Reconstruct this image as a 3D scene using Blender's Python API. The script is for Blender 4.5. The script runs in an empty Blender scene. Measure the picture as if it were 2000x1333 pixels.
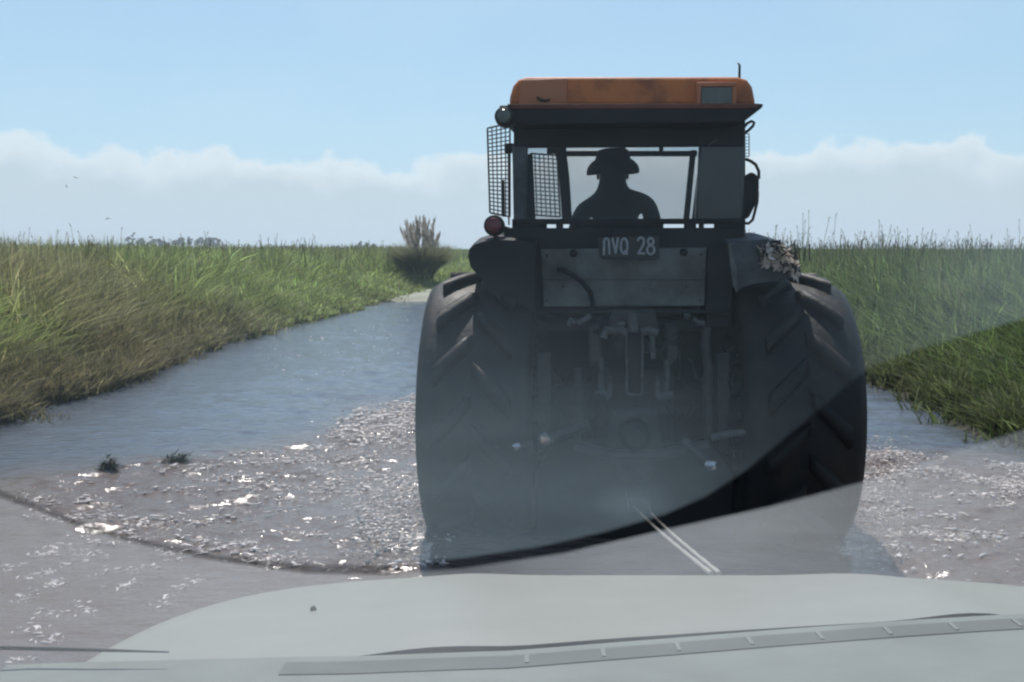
import bpy, bmesh, math, random
import numpy as np
from mathutils import Vector, Matrix
R = math.radians
random.seed(7); rng = np.random.default_rng(11)
sc = bpy.context.scene
COL = sc.collection

# ------------------------------------------------------------------ camera
FPX, CX, CY = 1921.0, 1000.0, 666.5          # focal length and centre in photo pixels
PITCH = math.atan((CY - 487.0) / FPX)
CAM = Vector((0, 0, 1.75))
cd = bpy.data.cameras.new('camera'); cam = bpy.data.objects.new('camera', cd); COL.objects.link(cam)
cam.location = CAM; cam.rotation_euler = (R(90) - PITCH, 0, 0)
cd.sensor_width = 36; cd.lens = 36 * FPX / 2000; cd.clip_start = 0.05; cd.clip_end = 9000
sc.camera = cam

# ------------------------------------------------------------------ sun, sky, exposure
SUN_EL, SUN_AZ = R(61), R(-8)               # azimuth from +Y (ahead), negative = left
sd = bpy.data.lights.new('sun', 'SUN'); sun = bpy.data.objects.new('sun', sd); COL.objects.link(sun)
sd.energy = 4.6; sd.angle = R(0.55); sd.color = (1, 0.96, 0.90)
to_sun = Vector((math.sin(SUN_AZ) * math.cos(SUN_EL), math.cos(SUN_AZ) * math.cos(SUN_EL), math.sin(SUN_EL)))
sun.rotation_euler = to_sun.to_track_quat('Z', 'Y').to_euler()
sc.view_settings.view_transform = 'Standard'; sc.view_settings.look = 'None'
sc.view_settings.exposure = 0.12; sc.view_settings.gamma = 1.0

def build_world():
    w = bpy.data.worlds.new('World'); sc.world = w; w.use_nodes = True
    nt = w.node_tree; N = nt.nodes; L = nt.links; N.clear()
    out = N.new('ShaderNodeOutputWorld')
    sky = N.new('ShaderNodeTexSky'); sky.sky_type = 'NISHITA'; sky.sun_disc = False
    sky.sun_elevation = SUN_EL; sky.sun_rotation = SUN_AZ
    sky.air_density = 1.0; sky.dust_density = 0.3; sky.ozone_density = 1.5
    bg = N.new('ShaderNodeBackground'); bg.inputs['Strength'].default_value = 0.115
    L.new(sky.outputs[0], bg.inputs['Color'])
    tc = N.new('ShaderNodeTexCoord'); sep = N.new('ShaderNodeSeparateXYZ'); L.new(tc.outputs['Generated'], sep.inputs[0])
    def M(op, a, b=None, c=None, clamp=False):
        n = N.new('ShaderNodeMath'); n.operation = op; n.use_clamp = clamp
        for i, v in enumerate((a, b, c)):
            if v is None: continue
            if isinstance(v, (int, float)): n.inputs[i].default_value = v
            else: L.new(v, n.inputs[i])
        return n.outputs[0]
    x, y, z = sep.outputs
    hyp = M('SQRT', M('ADD', M('MULTIPLY', x, x), M('MULTIPLY', y, y)))
    el = M('DIVIDE', z, M('MAXIMUM', hyp, 0.001))
    az = M('ARCTAN2', x, y)
    def noise(ka, ke, scale, detail, off):
        cb = N.new('ShaderNodeCombineXYZ')
        L.new(M('MULTIPLY', az, ka), cb.inputs[0]); L.new(M('MULTIPLY', el, ke), cb.inputs[1]); cb.inputs[2].default_value = off
        n = N.new('ShaderNodeTexNoise'); n.inputs['Scale'].default_value = scale; n.inputs['Detail'].default_value = detail
        n.inputs['Roughness'].default_value = 0.55
        L.new(cb.outputs[0], n.inputs['Vector']); return n.outputs['Fac']
    n1 = noise(1, 0.4, 6.0, 2, 3.1); n2 = noise(1, 1.2, 26.0, 6, 8.4)
    top = M('ADD', M('MULTIPLY_ADD', M('SUBTRACT', n1, 0.5), 0.075, 0.098), M('MULTIPLY', M('SUBTRACT', n2, 0.5), 0.055))
    mask = M('DIVIDE', M('SUBTRACT', top, el), 0.008, clamp=True)
    mask = M('SMOOTHSTEP', mask, 0.0, 1.0) if False else mask
    n3 = noise(1, 5.0, 5.0, 4, 1.7)
    mask = M('MULTIPLY', mask, M('MULTIPLY_ADD', n3, 0.4, 0.72), clamp=True)
    # thin high veil of cirrus above the bank
    n4 = noise(1.0, 3.0, 3.2, 5, 5.5)
    veil = M('MULTIPLY', M('SUBTRACT', n4, 0.45, clamp=True), 0.5, clamp=True)
    tot = M('MAXIMUM', mask, veil)
    edge = M('SUBTRACT', 1.0, M('DIVIDE', M('SUBTRACT', top, el), 0.035, clamp=True))
    cr = N.new('ShaderNodeMixRGB'); cr.inputs[1].default_value = (0.51, 0.625, 0.685, 1); cr.inputs[2].default_value = (0.76, 0.85, 0.89, 1)
    L.new(edge, cr.inputs[0])
    # thin bright high haze low in the sky
    hz = N.new('ShaderNodeBackground'); hz.inputs['Color'].default_value = (0.375, 0.615, 0.785, 1)
    mh = N.new('ShaderNodeMixShader'); low = M('SUBTRACT', 1.0, M('DIVIDE', el, 0.9, clamp=True))
    L.new(M('MULTIPLY', low, M('MULTIPLY_ADD', n4, 0.35, 0.60), clamp=True), mh.inputs[0]); L.new(bg.outputs[0], mh.inputs[1]); L.new(hz.outputs[0], mh.inputs[2])
    bg2 = N.new('ShaderNodeBackground'); bg2.inputs['Strength'].default_value = 1.0; L.new(cr.outputs[0], bg2.inputs['Color'])
    mx = N.new('ShaderNodeMixShader'); L.new(tot, mx.inputs[0]); L.new(mh.outputs[0], mx.inputs[1]); L.new(bg2.outputs[0], mx.inputs[2])
    L.new(mx.outputs[0], out.inputs['Surface'])
build_world()
cy = sc.cycles
sc.render.engine = 'CYCLES'
cy.use_denoising = True; cy.max_bounces = 8; cy.transparent_max_bounces = 24; cy.volume_bounces = 1
cy.sample_clamp_indirect = 6; cy.pixel_filter_type = 'BLACKMAN_HARRIS'; cy.filter_width = 2.3
cy.caustics_reflective = False; cy.caustics_refractive = False

# ------------------------------------------------------------------ helpers
def ray(px, py):
    u = (px - CX) / FPX; v = (CY - py) / FPX
    return Vector((u, math.cos(PITCH) + v * math.sin(PITCH), -math.sin(PITCH) + v * math.cos(PITCH)))
def atz(px, py, z=0.0):
    d = ray(px, py); return CAM + d * ((z - CAM.z) / d.z)
def aty(px, py, Y):
    d = ray(px, py); return CAM + d * ((Y - CAM.y) / d.y)

TRACTOR_AT = Vector((0.775, 6.35, -0.20)); TRACTOR_YAW = R(-4)
TM = Matrix.Translation(TRACTOR_AT) @ Matrix.Rotation(TRACTOR_YAW, 4, 'Z'); TMI = TM.inverted()
def T(px, py, yl):
    """tractor-local point where the sight line of a photo pixel meets the local plane y = yl"""
    o = TMI @ CAM; d = TMI.to_3x3() @ ray(px, py)
    return o + d * ((yl - o.y) / d.y)

class MB:
    def __init__(s): s.v = []; s.f = []
    def add(s, vs, fs):
        k = len(s.v); s.v += [tuple(p) for p in vs]; s.f += [tuple(i + k for i in f) for f in fs]; return s
    def box(s, a, b):
        x0, x1 = sorted((a[0], b[0])); y0, y1 = sorted((a[1], b[1])); z0, z1 = sorted((a[2], b[2]))
        return s.add([(x0,y0,z0),(x1,y0,z0),(x1,y1,z0),(x0,y1,z0),(x0,y0,z1),(x1,y0,z1),(x1,y1,z1),(x0,y1,z1)],
                     [(0,3,2,1),(4,5,6,7),(0,1,5,4),(1,2,6,5),(2,3,7,6),(3,0,4,7)])
    def prism(s, pts, off):
        """closed outline of 3-D points, extruded by the vector off"""
        n = len(pts); off = Vector(off); P = [Vector(p) for p in pts]; Q = [p + off for p in P]
        nrm = Vector((0,0,0))
        for i in range(n): nrm += P[i].cross(P[(i+1) % n])
        fs = [tuple(range(n)), tuple(range(2*n-1, n-1, -1))] + [((i+1) % n, i, n+i, n+(i+1) % n) for i in range(n)]
        if nrm.dot(off) > 0: fs = [tuple(reversed(f)) for f in fs]
        return s.add(P + Q, fs)
    def tube(s, pts, r, n=8, cap=True):
        P = [Vector(p) for p in pts]; m = len(P); rs = r if isinstance(r, (list, tuple)) else [r] * m
        vs = []; up = None
        for i in range(m):
            t = (P[min(i+1, m-1)] - P[max(i-1, 0)]).normalized()
            if up is None: up = Vector((0,0,1)) if abs(t.z) < 0.9 else Vector((1,0,0))
            a = t.cross(up).normalized(); b = a.cross(t).normalized(); up = b
            for k in range(n):
                w = 2 * math.pi * k / n; vs.append(P[i] + (a * math.cos(w) + b * math.sin(w)) * rs[i])
        fs = [(i*n+k, i*n+(k+1) % n, (i+1)*n+(k+1) % n, (i+1)*n+k) for i in range(m-1) for k in range(n)]
        if cap: fs += [tuple(range(n-1, -1, -1)), tuple(range((m-1)*n, m*n))]
        return s.add(vs, fs)
    def lathe(s, prof, n=48, c=(0,0,0), axis='X'):
        """prof = [(along, radius)...]"""
        vs = []; m = len(prof)
        for (a, r) in prof:
            for k in range(n):
                w = 2 * math.pi * k / n; p = (r * math.cos(w), r * math.sin(w))
                q = {'X': (a, p[0], p[1]), 'Y': (p[0], a, p[1]), 'Z': (p[0], p[1], a)}[axis]
                vs.append((c[0]+q[0], c[1]+q[1], c[2]+q[2]))
        fs = [(i*n+k, i*n+(k+1) % n, (i+1)*n+(k+1) % n, (i+1)*n+k) for i in range(m-1) for k in range(n)]
        fs += [tuple(range(n-1, -1, -1)), tuple(range((m-1)*n, m*n))]
        return s.add(vs, fs)
    def build(s, name, m, parent=None, bevel=0.0, smooth=35, matrix=None):
        me = bpy.data.meshes.new(name); me.from_pydata(s.v, [], s.f); me.validate(); me.update()
        bm = bmesh.new(); bm.from_mesh(me); bmesh.ops.recalc_face_normals(bm, faces=bm.faces); bm.to_mesh(me); bm.free()
        if smooth:
            me.shade_smooth(); me.set_sharp_from_angle(angle=R(smooth))
        me.materials.append(m)
        o = bpy.data.objects.new(name, me); COL.objects.link(o)
        if parent is not None: o.parent = parent
        if matrix is not None: o.matrix_local = matrix
        if bevel:
            b = o.modifiers.new('bevel', 'BEVEL'); b.width = bevel; b.segments = 2; b.limit_method = 'ANGLE'; b.angle_limit = R(35)
        return o

def tag(o, label=None, cat=None, group=None, kind=None):
    if label: o['label'] = label
    if cat: o['category'] = cat
    if group: o['group'] = group
    if kind: o['kind'] = kind
    return o
def empty(name, loc, rz=0.0):
    o = bpy.data.objects.new(name, None); COL.objects.link(o); o.location = loc; o.rotation_euler = (0, 0, rz)
    o.empty_display_size = 0.3; return o

def mat(name, c1, c2=None, rough=0.6, metal=0.0, scale=6.0, bump=0.0, bscale=40.0, spec=0.5, thresh=(0.35, 0.7)):
    m = bpy.data.materials.new(name); m.use_nodes = True; nt = m.node_tree; N = nt.nodes; L = nt.links
    p = N['Principled BSDF']; p.inputs['Roughness'].default_value = rough; p.inputs['Metallic'].default_value = metal
    p.inputs['Specular IOR Level'].default_value = spec
    tc = N.new('ShaderNodeTexCoord')
    if c2 is None: p.inputs['Base Color'].default_value = (*c1, 1)
    else:
        n = N.new('ShaderNodeTexNoise'); n.inputs['Scale'].default_value = scale; n.inputs['Detail'].default_value = 7; n.inputs['Roughness'].default_value = 0.62
        L.new(tc.outputs['Object'], n.inputs['Vector'])
        r = N.new('ShaderNodeValToRGB'); r.color_ramp.elements[0].position = thresh[0]; r.color_ramp.elements[1].position = thresh[1]
        r.color_ramp.elements[0].color = (*c1, 1); r.color_ramp.elements[1].color = (*c2, 1)
        L.new(n.outputs['Fac'], r.inputs[0]); L.new(r.outputs[0], p.inputs['Base Color'])
        q = N.new('ShaderNodeMapRange'); q.inputs['To Min'].default_value = max(rough - 0.12, 0.03); q.inputs['To Max'].default_value = min(rough + 0.2, 1)
        L.new(n.outputs['Fac'], q.inputs[0]); L.new(q.outputs[0], p.inputs['Roughness'])
    if bump:
        n2 = N.new('ShaderNodeTexNoise'); n2.inputs['Scale'].default_value = bscale; n2.inputs['Detail'].default_value = 6
        L.new(tc.outputs['Object'], n2.inputs['Vector'])
        b = N.new('ShaderNodeBump'); b.inputs['Strength'].default_value = bump; b.inputs['Distance'].default_value = 0.01
        L.new(n2.outputs['Fac'], b.inputs['Height']); L.new(b.outputs[0], p.inputs['Normal'])
    return m

def volume_mat(name, color, scatter, absorb=0.0, g=0.0, shape=None):
    """glass or painted reflection veil seen only by what it scatters and soaks up; shape(nodes, links) may return a density factor socket"""
    m = bpy.data.materials.new(name); m.use_nodes = True; nt = m.node_tree; N = nt.nodes; L = nt.links; N.clear()
    out = N.new('ShaderNodeOutputMaterial')
    s = N.new('ShaderNodeVolumeScatter'); s.inputs['Color'].default_value = (*color, 1); s.inputs['Density'].default_value = scatter
    s.inputs['Anisotropy'].default_value = g
    if shape:
        f = shape(N, L); mm = N.new('ShaderNodeMath'); mm.operation = 'MULTIPLY'; mm.inputs[1].default_value = scatter
        L.new(f, mm.inputs[0]); L.new(mm.outputs[0], s.inputs['Density'])
    last = s.outputs[0]
    if absorb:
        a = N.new('ShaderNodeVolumeAbsorption'); a.inputs['Color'].default_value = (0.12, 0.14, 0.15, 1); a.inputs['Density'].default_value = absorb
        ad = N.new('ShaderNodeAddShader'); L.new(last, ad.inputs[0]); L.new(a.outputs[0], ad.inputs[1]); last = ad.outputs[0]
    L.new(last, out.inputs['Volume'])
    return m

def leaf_mat(name, transl=0.45, rough=0.55):
    m = bpy.data.materials.new(name); m.use_nodes = True; nt = m.node_tree; N = nt.nodes; L = nt.links
    p = N['Principled BSDF']; p.inputs['Roughness'].default_value = rough; p.inputs['Specular IOR Level'].default_value = 0.3
    at = N.new('ShaderNodeAttribute'); at.attribute_name = 'blade_color'
    L.new(at.outputs['Color'], p.inputs['Base Color'])
    t = N.new('ShaderNodeBsdfTranslucent'); L.new(at.outputs['Color'], t.inputs['Color'])
    mx = N.new('ShaderNodeMixShader'); mx.inputs[0].default_value = transl
    L.new(p.outputs[0], mx.inputs[1]); L.new(t.outputs[0], mx.inputs[2]); L.new(mx.outputs[0], N['Material Output'].inputs['Surface'])
    return m

def np_mesh(name, V, quads, tris, m, colors=None, smooth=False):
    V = np.asarray(V, np.float32); nq, ntr = len(quads), len(tris)
    me = bpy.data.meshes.new(name)
    me.vertices.add(len(V)); me.vertices.foreach_set('co', V.ravel())
    li = np.concatenate([np.asarray(quads, np.int32).ravel(), np.asarray(tris, np.int32).ravel()])
    me.loops.add(len(li)); me.loops.foreach_set('vertex_index', li)
    st = np.concatenate([np.arange(nq) * 4, nq * 4 + np.arange(ntr) * 3]).astype(np.int32)
    me.polygons.add(nq + ntr); me.polygons.foreach_set('loop_start', st)
    if smooth: me.polygons.foreach_set('use_smooth', np.ones(nq + ntr, bool))
    me.update(calc_edges=True)
    if colors is not None:
        a = me.color_attributes.new('blade_color', 'FLOAT_COLOR', 'POINT')
        c = np.ones((len(V), 4), np.float32); c[:, :3] = colors; a.data.foreach_set('color', c.ravel())
    me.materials.append(m)
    o = bpy.data.objects.new(name, me); COL.objects.link(o); return o

def vnoise(x, y, seed=0):
    xi = np.floor(x).astype(np.int64); yi = np.floor(y).astype(np.int64); fx = x - xi; fy = y - yi
    fx = fx*fx*(3-2*fx); fy = fy*fy*(3-2*fy)
    def h(a, b):
        n = (a * 374761393 + b * 668265263 + seed * 1442695041) & 0xffffffff
        n = ((n ^ (n >> 13)) * 1274126177) & 0xffffffff
        return ((n ^ (n >> 16)) & 0xffff) / 65535.0
    return (h(xi,yi)*(1-fx)+h(xi+1,yi)*fx)*(1-fy) + (h(xi,yi+1)*(1-fx)+h(xi+1,yi+1)*fx)*fy
def fbm(x, y, o=4, seed=0):
    s = 0; a = 0.5; t = 0
    for i in range(o): s = s + a*vnoise(x*2**i, y*2**i, seed+i); t += a; a *= 0.5
    return s / t
def sstep(a, b, x):
    t = np.clip((x - a) / (b - a), 0, 1); return t*t*(3-2*t)
def inside(poly, X, Y):
    r = np.zeros(X.shape, bool); n = len(poly)
    for i in range(n):
        x0, y0 = poly[i]; x1, y1 = poly[(i+1) % n]
        if y0 == y1: continue
        c = ((y0 > Y) != (y1 > Y)) & (X < (x1-x0)*(Y-y0)/(y1-y0)+x0); r ^= c
    return r
def polymask(poly, X, Y, soft):
    d = np.full(X.shape, 1e9); n = len(poly)
    for i in range(n):
        x0, y0 = poly[i]; x1, y1 = poly[(i+1) % n]; dx, dy = x1-x0, y1-y0
        t = np.clip(((X-x0)*dx+(Y-y0)*dy)/(dx*dx+dy*dy+1e-12), 0, 1)
        d = np.minimum(d, np.hypot(X-x0-t*dx, Y-y0-t*dy))
    s = np.where(inside(poly, X, Y), d, -d)
    return sstep(-soft, soft, s)

# ------------------------------------------------------------------ terrain
LEFT_PX = [(0,822),(120,785),(250,742),(330,712),(440,668),(540,642),(620,622),(740,594)]
L_EDGE = [atz(*p) for p in LEFT_PX]
END_Y = 31.5
def left_edge(y):
    ys = [-30, 8] + [p.y for p in L_EDGE] + [39, 46]; xs = [L_EDGE[0].x, L_EDGE[0].x] + [p.x for p in L_EDGE] + [-3.5, -1.2]
    return np.interp(y, ys, xs) + 0.7 * (fbm(y*1.1, y*0+3.3, 4, 5) - 0.5)
def right_edge(y):
    ys = [-30, 8, 9.1, 11, 13.2, 20, 46]; xs = [4.7, 4.72, 4.75, 4.78, 4.85, 5.0, 5.6]
    return np.interp(y, ys, xs) + 0.7 * (fbm(y*1.0, y*0+9.1, 4, 6) - 0.5)
def ground_z(x, y):
    dl = left_edge(y) - x; dr = x - right_edge(y)
    d = np.maximum(dl, dr)                        # >0 on a bank
    bank = np.where(d > 0, 0.55 * sstep(0, 4.0, d) + 0.03, -0.22 * sstep(0, 0.8, -d))
    end = sstep(END_Y, END_Y + 3, y)
    z = bank * (1 - end) + np.where(d > 0, bank, 0.10) * end
    return z + 0.05 * (fbm(x*0.8, y*0.8, 3, 2) - 0.5) * np.clip(d + 0.5, 0, 1) + 0.03

def grid_mesh(name, xs, ys, zf, m, smooth=True):
    X, Y = np.meshgrid(xs, ys); Z = zf(X, Y)
    V = np.stack([X.ravel(), Y.ravel(), Z.ravel()], 1); nx, ny = len(xs), len(ys)
    i = (np.arange(ny-1)[:, None]*nx + np.arange(nx-1)[None]).ravel()
    return np_mesh(name, V, np.stack([i, i+1, i+nx+1, i+nx], 1), np.zeros((0,3), int), m, smooth=smooth)

M_GROUND = mat('bank_soil', (0.022,0.02,0.012), (0.04,0.042,0.018), rough=0.9, scale=0.9, bump=0.6, bscale=6)
xs = np.concatenate([[-4000,-1500,-600,-250,-120,-70], np.linspace(-45,-9,37), np.linspace(-8.8,9,90), np.linspace(9.5,45,36), [70,120,250,600,1500,4000]])
ys = np.concatenate([[-400,-100,-40], np.linspace(-20,60,161), [64,70,80,95,120,160,230,400,800,1600,3200,6500]])
g = grid_mesh('ground', xs, ys, lambda X, Y: ground_z(X, Y) - 0.0, M_GROUND); tag(g, kind='structure')

# ------------------------------------------------------------------ water
def water_mat():
    m = bpy.data.materials.new('muddy_water'); m.use_nodes = True; nt = m.node_tree; N = nt.nodes; L = nt.links
    p = N['Principled BSDF']; p.inputs['IOR'].default_value = 1.33; p.inputs['Roughness'].default_value = 0.10
    tc = N.new('ShaderNodeTexCoord')
    n = N.new('ShaderNodeTexNoise'); n.inputs['Scale'].default_value = 0.7; n.inputs['Detail'].default_value = 5
    L.new(tc.outputs['Object'], n.inputs['Vector'])
    at = N.new('ShaderNodeAttribute'); at.attribute_name = 'blade_color'      # stirred mud near the wheels
    ramp = N.new('ShaderNodeMixRGB'); ramp.inputs[1].default_value = (0.088,0.104,0.130,1); ramp.inputs[2].default_value = (0.138,0.110,0.096,1)
    sx = N.new('ShaderNodeSeparateColor'); L.new(at.outputs['Color'], sx.inputs[0])
    a = N.new('ShaderNodeMath'); a.operation = 'MULTIPLY_ADD'; L.new(n.outputs['Fac'], a.inputs[0]); a.inputs[1].default_value = 0.5; a.use_clamp = True
    s = N.new('ShaderNodeMath'); s.operation = 'SUBTRACT'; L.new(sx.outputs[0], s.inputs[0]); s.inputs[1].default_value = 0.25
    L.new(s.outputs[0], a.inputs[2]); L.new(a.outputs[0], ramp.inputs[0]); L.new(ramp.outputs[0], p.inputs['Base Color'])
    rg = N.new('ShaderNodeMath'); rg.operation = 'MULTIPLY_ADD'; rg.inputs[1].default_value = 0.03; rg.inputs[2].default_value = 0.09; L.new(sx.outputs[1], rg.inputs[0]); L.new(rg.outputs[0], p.inputs['Roughness'])
    mp = N.new('ShaderNodeMapping'); mp.inputs['Scale'].default_value = (1.0, 2.2, 1); L.new(tc.outputs['Object'], mp.inputs[0])
    n2 = N.new('ShaderNodeTexNoise'); n2.inputs['Scale'].default_value = 6; n2.inputs['Detail'].default_value = 5; L.new(mp.outputs[0], n2.inputs['Vector'])
    b = N.new('ShaderNodeBump'); b.inputs['Strength'].default_value = 0.6; b.inputs['Distance'].default_value = 0.04
    L.new(n2.outputs['Fac'], b.inputs['Height']); L.new(b.outputs[0], p.inputs['Normal'])
    return m
def W2(pts): return [(atz(*p).x, atz(*p).y) for p in pts]
CHURN_L = W2([(830,790),(700,830),(560,880),(400,900),(200,915),(20,955),(0,985),(180,1050),(430,1095),(640,1120),(880,1130),(880,900)])
CHURN_R = W2([(1660,880),(1760,885),(1850,900),(2060,905),(2080,1150),(1780,1160),(1640,1080)])
MUD = W2([(760,780),(560,860),(0,930),(-300,1000),(-300,1333),(2300,1333),(2300,930),(1900,890),(1700,880)])
def waves(X, Y, n, lmin, lmax, seed, ridge, spread=math.pi, az=0.0):
    r = np.random.default_rng(seed); s = np.zeros_like(X); tot = 0
    for i in range(n):
        lam = lmin * (lmax/lmin) ** r.random(); th = az + (r.random()-0.5) * 2 * spread; k = 2*math.pi/lam
        ph = r.random()*6.28; a = lam
        q = np.sin(k*(X*math.cos(th)+Y*math.sin(th)) + ph + 1.5*fbm(X*0.7/lmax, Y*0.7/lmax, 2, seed+i))
        s += a * ((1-np.abs(q))*2-1 if ridge else q); tot += a*a/2
    return s / math.sqrt(tot)
xs = np.concatenate([np.linspace(-8,-4.1,120), np.linspace(-4.08,4.0,404), np.linspace(4.02,7,100)])
ys = np.concatenate([np.linspace(-14,2.9,60), np.linspace(2.92,9.2,314), 9.2 + (np.linspace(0,1,260)**1.7)[1:]*36])
X, Y = np.meshgrid(xs, ys)
jx = X + 0.25*(fbm(X*2.5, Y*2.5, 3, 40)-0.5)*2; jy = Y + 0.25*(fbm(X*2.5, Y*2.5, 3, 41)-0.5)*2
churn = np.maximum(polymask(CHURN_L, jx, jy, 0.25), polymask(CHURN_R, jx, jy, 0.25))
calm = 0.0028*waves(X, Y, 16, 0.10, 0.7, 3, False, 0.8, R(80)) + 0.004*waves(X, Y, 8, 0.6, 2.4, 4, False, 0.6, R(70))
patch = fbm(X*1.7, Y*1.7, 3, 17)
rough = (0.017*waves(X, Y, 30, 0.22, 0.9, 5, False) + 0.005*waves(X, Y, 20, 0.12, 0.4, 55, True) + 0.030*(fbm(X*3.2, Y*6, 3, 21)-0.5)*2) * (0.35+1.1*patch)
# the bow ridge of the wake
crest = np.exp(-((polymask(CHURN_L, jx, jy, 0.22)-0.5)/0.28)**2)
near = polymask(W2([(1680,740),(2000,800),(2100,960),(1600,960),(700,960),(100,960),(300,800),(700,700)]), X, Y, 0.8)
Z = calm*(1+1.2*near) + churn*rough*0.62 + 0.025*crest*fbm(X*5, Y*5, 3, 31)
mudv = polymask(MUD, jx, jy, 0.6)
nx, ny = len(xs), len(ys); i = (np.arange(ny-1)[:, None]*nx + np.arange(nx-1)[None]).ravel()
colv = np.stack([mudv.ravel(), churn.ravel(), mudv.ravel()], 1)
wat = np_mesh('water', np.stack([X.ravel(), Y.ravel(), Z.ravel()], 1), np.stack([i, i+1, i+nx+1, i+nx], 1), np.zeros((0,3), int), water_mat(), colv, smooth=True)
tag(wat, kind='structure')

tx = np.linspace(-4.6, 3.6, 60); ty = np.linspace(32.6, 52, 60)
rd = grid_mesh('road', tx, ty, lambda X, Y: ground_z(X, Y) + 0.012 + 0.03*(fbm(X*1.2, Y*1.2, 3, 71)-0.5), mat('pale_track', (0.20,0.205,0.155), (0.30,0.30,0.24), rough=0.9, scale=1.2, bump=0.3, bscale=9)); tag(rd, kind='structure')
# ------------------------------------------------------------------ tractor
M_ORANGE = mat('faded_orange_paint', (0.26,0.065,0.016), (0.56,0.160,0.032), rough=0.55, scale=5.5, bump=0.2, bscale=30, thresh=(0.33,0.56))
M_ORANGE2 = mat('faded_orange_panel', (0.46,0.16,0.07), (0.40,0.13,0.05), rough=0.55, scale=5)
M_DARK = mat('dark_cab_steel', (0.007,0.008,0.010), (0.014,0.015,0.016), rough=0.6, scale=5, spec=0.3)
M_BLACK = mat('black_plastic', (0.005,0.006,0.007), (0.010,0.010,0.010), rough=0.6, scale=9, spec=0.3)
M_GREY = mat('muddy_grey_sheet', (0.040,0.038,0.033), (0.135,0.142,0.135), rough=0.65, scale=2.6, bump=0.4, bscale=9, thresh=(0.36,0.60))
M_FENDER = mat('dusty_fender_paint', (0.075,0.08,0.09), (0.03,0.032,0.035), rough=0.65, scale=7)
M_STEEL = mat('worn_steel', (0.03,0.03,0.03), (0.012,0.012,0.012), rough=0.6, metal=0.1, scale=14, bump=0.2)
M_BRIGHT = mat('water_glint_metal', (0.72,0.72,0.70), (0.45,0.45,0.44), rough=0.25, metal=0.9, scale=30)
M_TYRE = mat('wet_tyre_rubber', (0.004,0.004,0.005), (0.020,0.017,0.013), rough=0.55, scale=5, bump=0.5, bscale=18, spec=0.35, thresh=(0.45,0.7))
M_RED = mat('red_lens', (0.16,0.022,0.028), (0.08,0.012,0.018), rough=0.3, scale=20)
M_WIRE = mat('guard_wire', (0.025,0.028,0.03), rough=0.6)
M_PLATE = mat('black_plate', (0.010,0.011,0.012), rough=0.5)
M_PLTXT = mat('plate_characters', (0.30,0.32,0.33), (0.20,0.215,0.22), rough=0.6, scale=30)
M_SLOTMARK = mat('dark_slot_mark', (0.02,0.014,0.01), rough=0.8)
M_LENS = mat('grey_lamp_glass', (0.07,0.08,0.075), (0.11,0.11,0.09), rough=0.2, scale=12)

tr = empty('tractor', TRACTOR_AT, TRACTOR_YAW)
tag(tr, 'orange roofed tractor with black tyres and mesh window guards driving through the flooded track', 'tractor')

def px_box(p0, p1, y0, y1):
    a = T(*p0, y0); b = T(*p1, y0); m = MB(); m.box((a.x, y0, a.z), (b.x, y1, b.z)); return m
def px_poly(pts, y0, y1):
    P = [T(*p, y0) for p in pts]; return MB().prism(P, (0, y1-y0, 0))

# roof
rf = px_poly([(994,207),(996,188),(1002,168),(1012,156),(1028,150),(1442,150),(1460,156),(1470,170),(1477,206)], -0.36, 1.36).build('roof', M_ORANGE, tr, bevel=0.022)
px_poly([(1018,156),(1108,153),(1108,204),(1012,205)], -0.372, -0.34).build('vent_panel', M_ORANGE2, rf, bevel=0.006)
px_poly([(1047,190),(1052,189),(1056,193),(1066,195),(1075,193),(1074,198),(1062,200),(1050,196)], -0.380, -0.368).build('slot', M_SLOTMARK, rf)  # dark brown patch on the vent panel
wl = MB()
for q in (((1362,161),(1438,169)), ((1362,169),(1369,206)), ((1431,169),(1438,206))):
    a = T(*q[0], -0.42); b = T(*q[1], -0.42); wl.box((a.x,-0.42,a.z),(b.x,-0.35,b.z))
wlo = wl.build('work_light', M_ORANGE2, rf, bevel=0.004)
px_box((1369,169),(1431,204), -0.405, -0.36).build('lamp_lens', M_LENS, wlo, bevel=0.006)
a = T(1444,156,-0.2)
MB().tube([a, a+Vector((0,0,0.085)), a+Vector((-0.012,0.0,0.10))], [0.008,0.007,0.004]).build('antenna', M_BLACK, rf)
lip = px_poly([(975,206),(1492,203),(1488,211),(1470,224),(1450,240),(1012,244),(990,236),(977,222)], -0.46, 0.20).build('roof_lip', M_BLACK, tr, bevel=0.008)
lip['label'] = 'black overhanging lip under the orange roof'
px_poly([(990,203.5),(1484,202.5),(1478,212),(1000,213)], -0.468, -0.40).build('lip_trim', mat('dark_reddish_trim', (0.16,0.035,0.018), (0.09,0.025,0.015), rough=0.6, scale=6), lip, bevel=0.003)  # thin strip of dark reddish paint
a = T(985,229,-0.50)
ml = MB(); ml.lathe([(-0.04,0.045),(-0.03,0.056),(0.05,0.058),(0.08,0.03)], 20, a, 'Y'); ro = ml.build('marker_lamp', M_BLACK, tr)
MB().lathe([(-0.052,0.02),(-0.048,0.036),(-0.04,0.042),(-0.035,0.042)], 20, a, 'Y').build('lens', M_LENS, ro)

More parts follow.
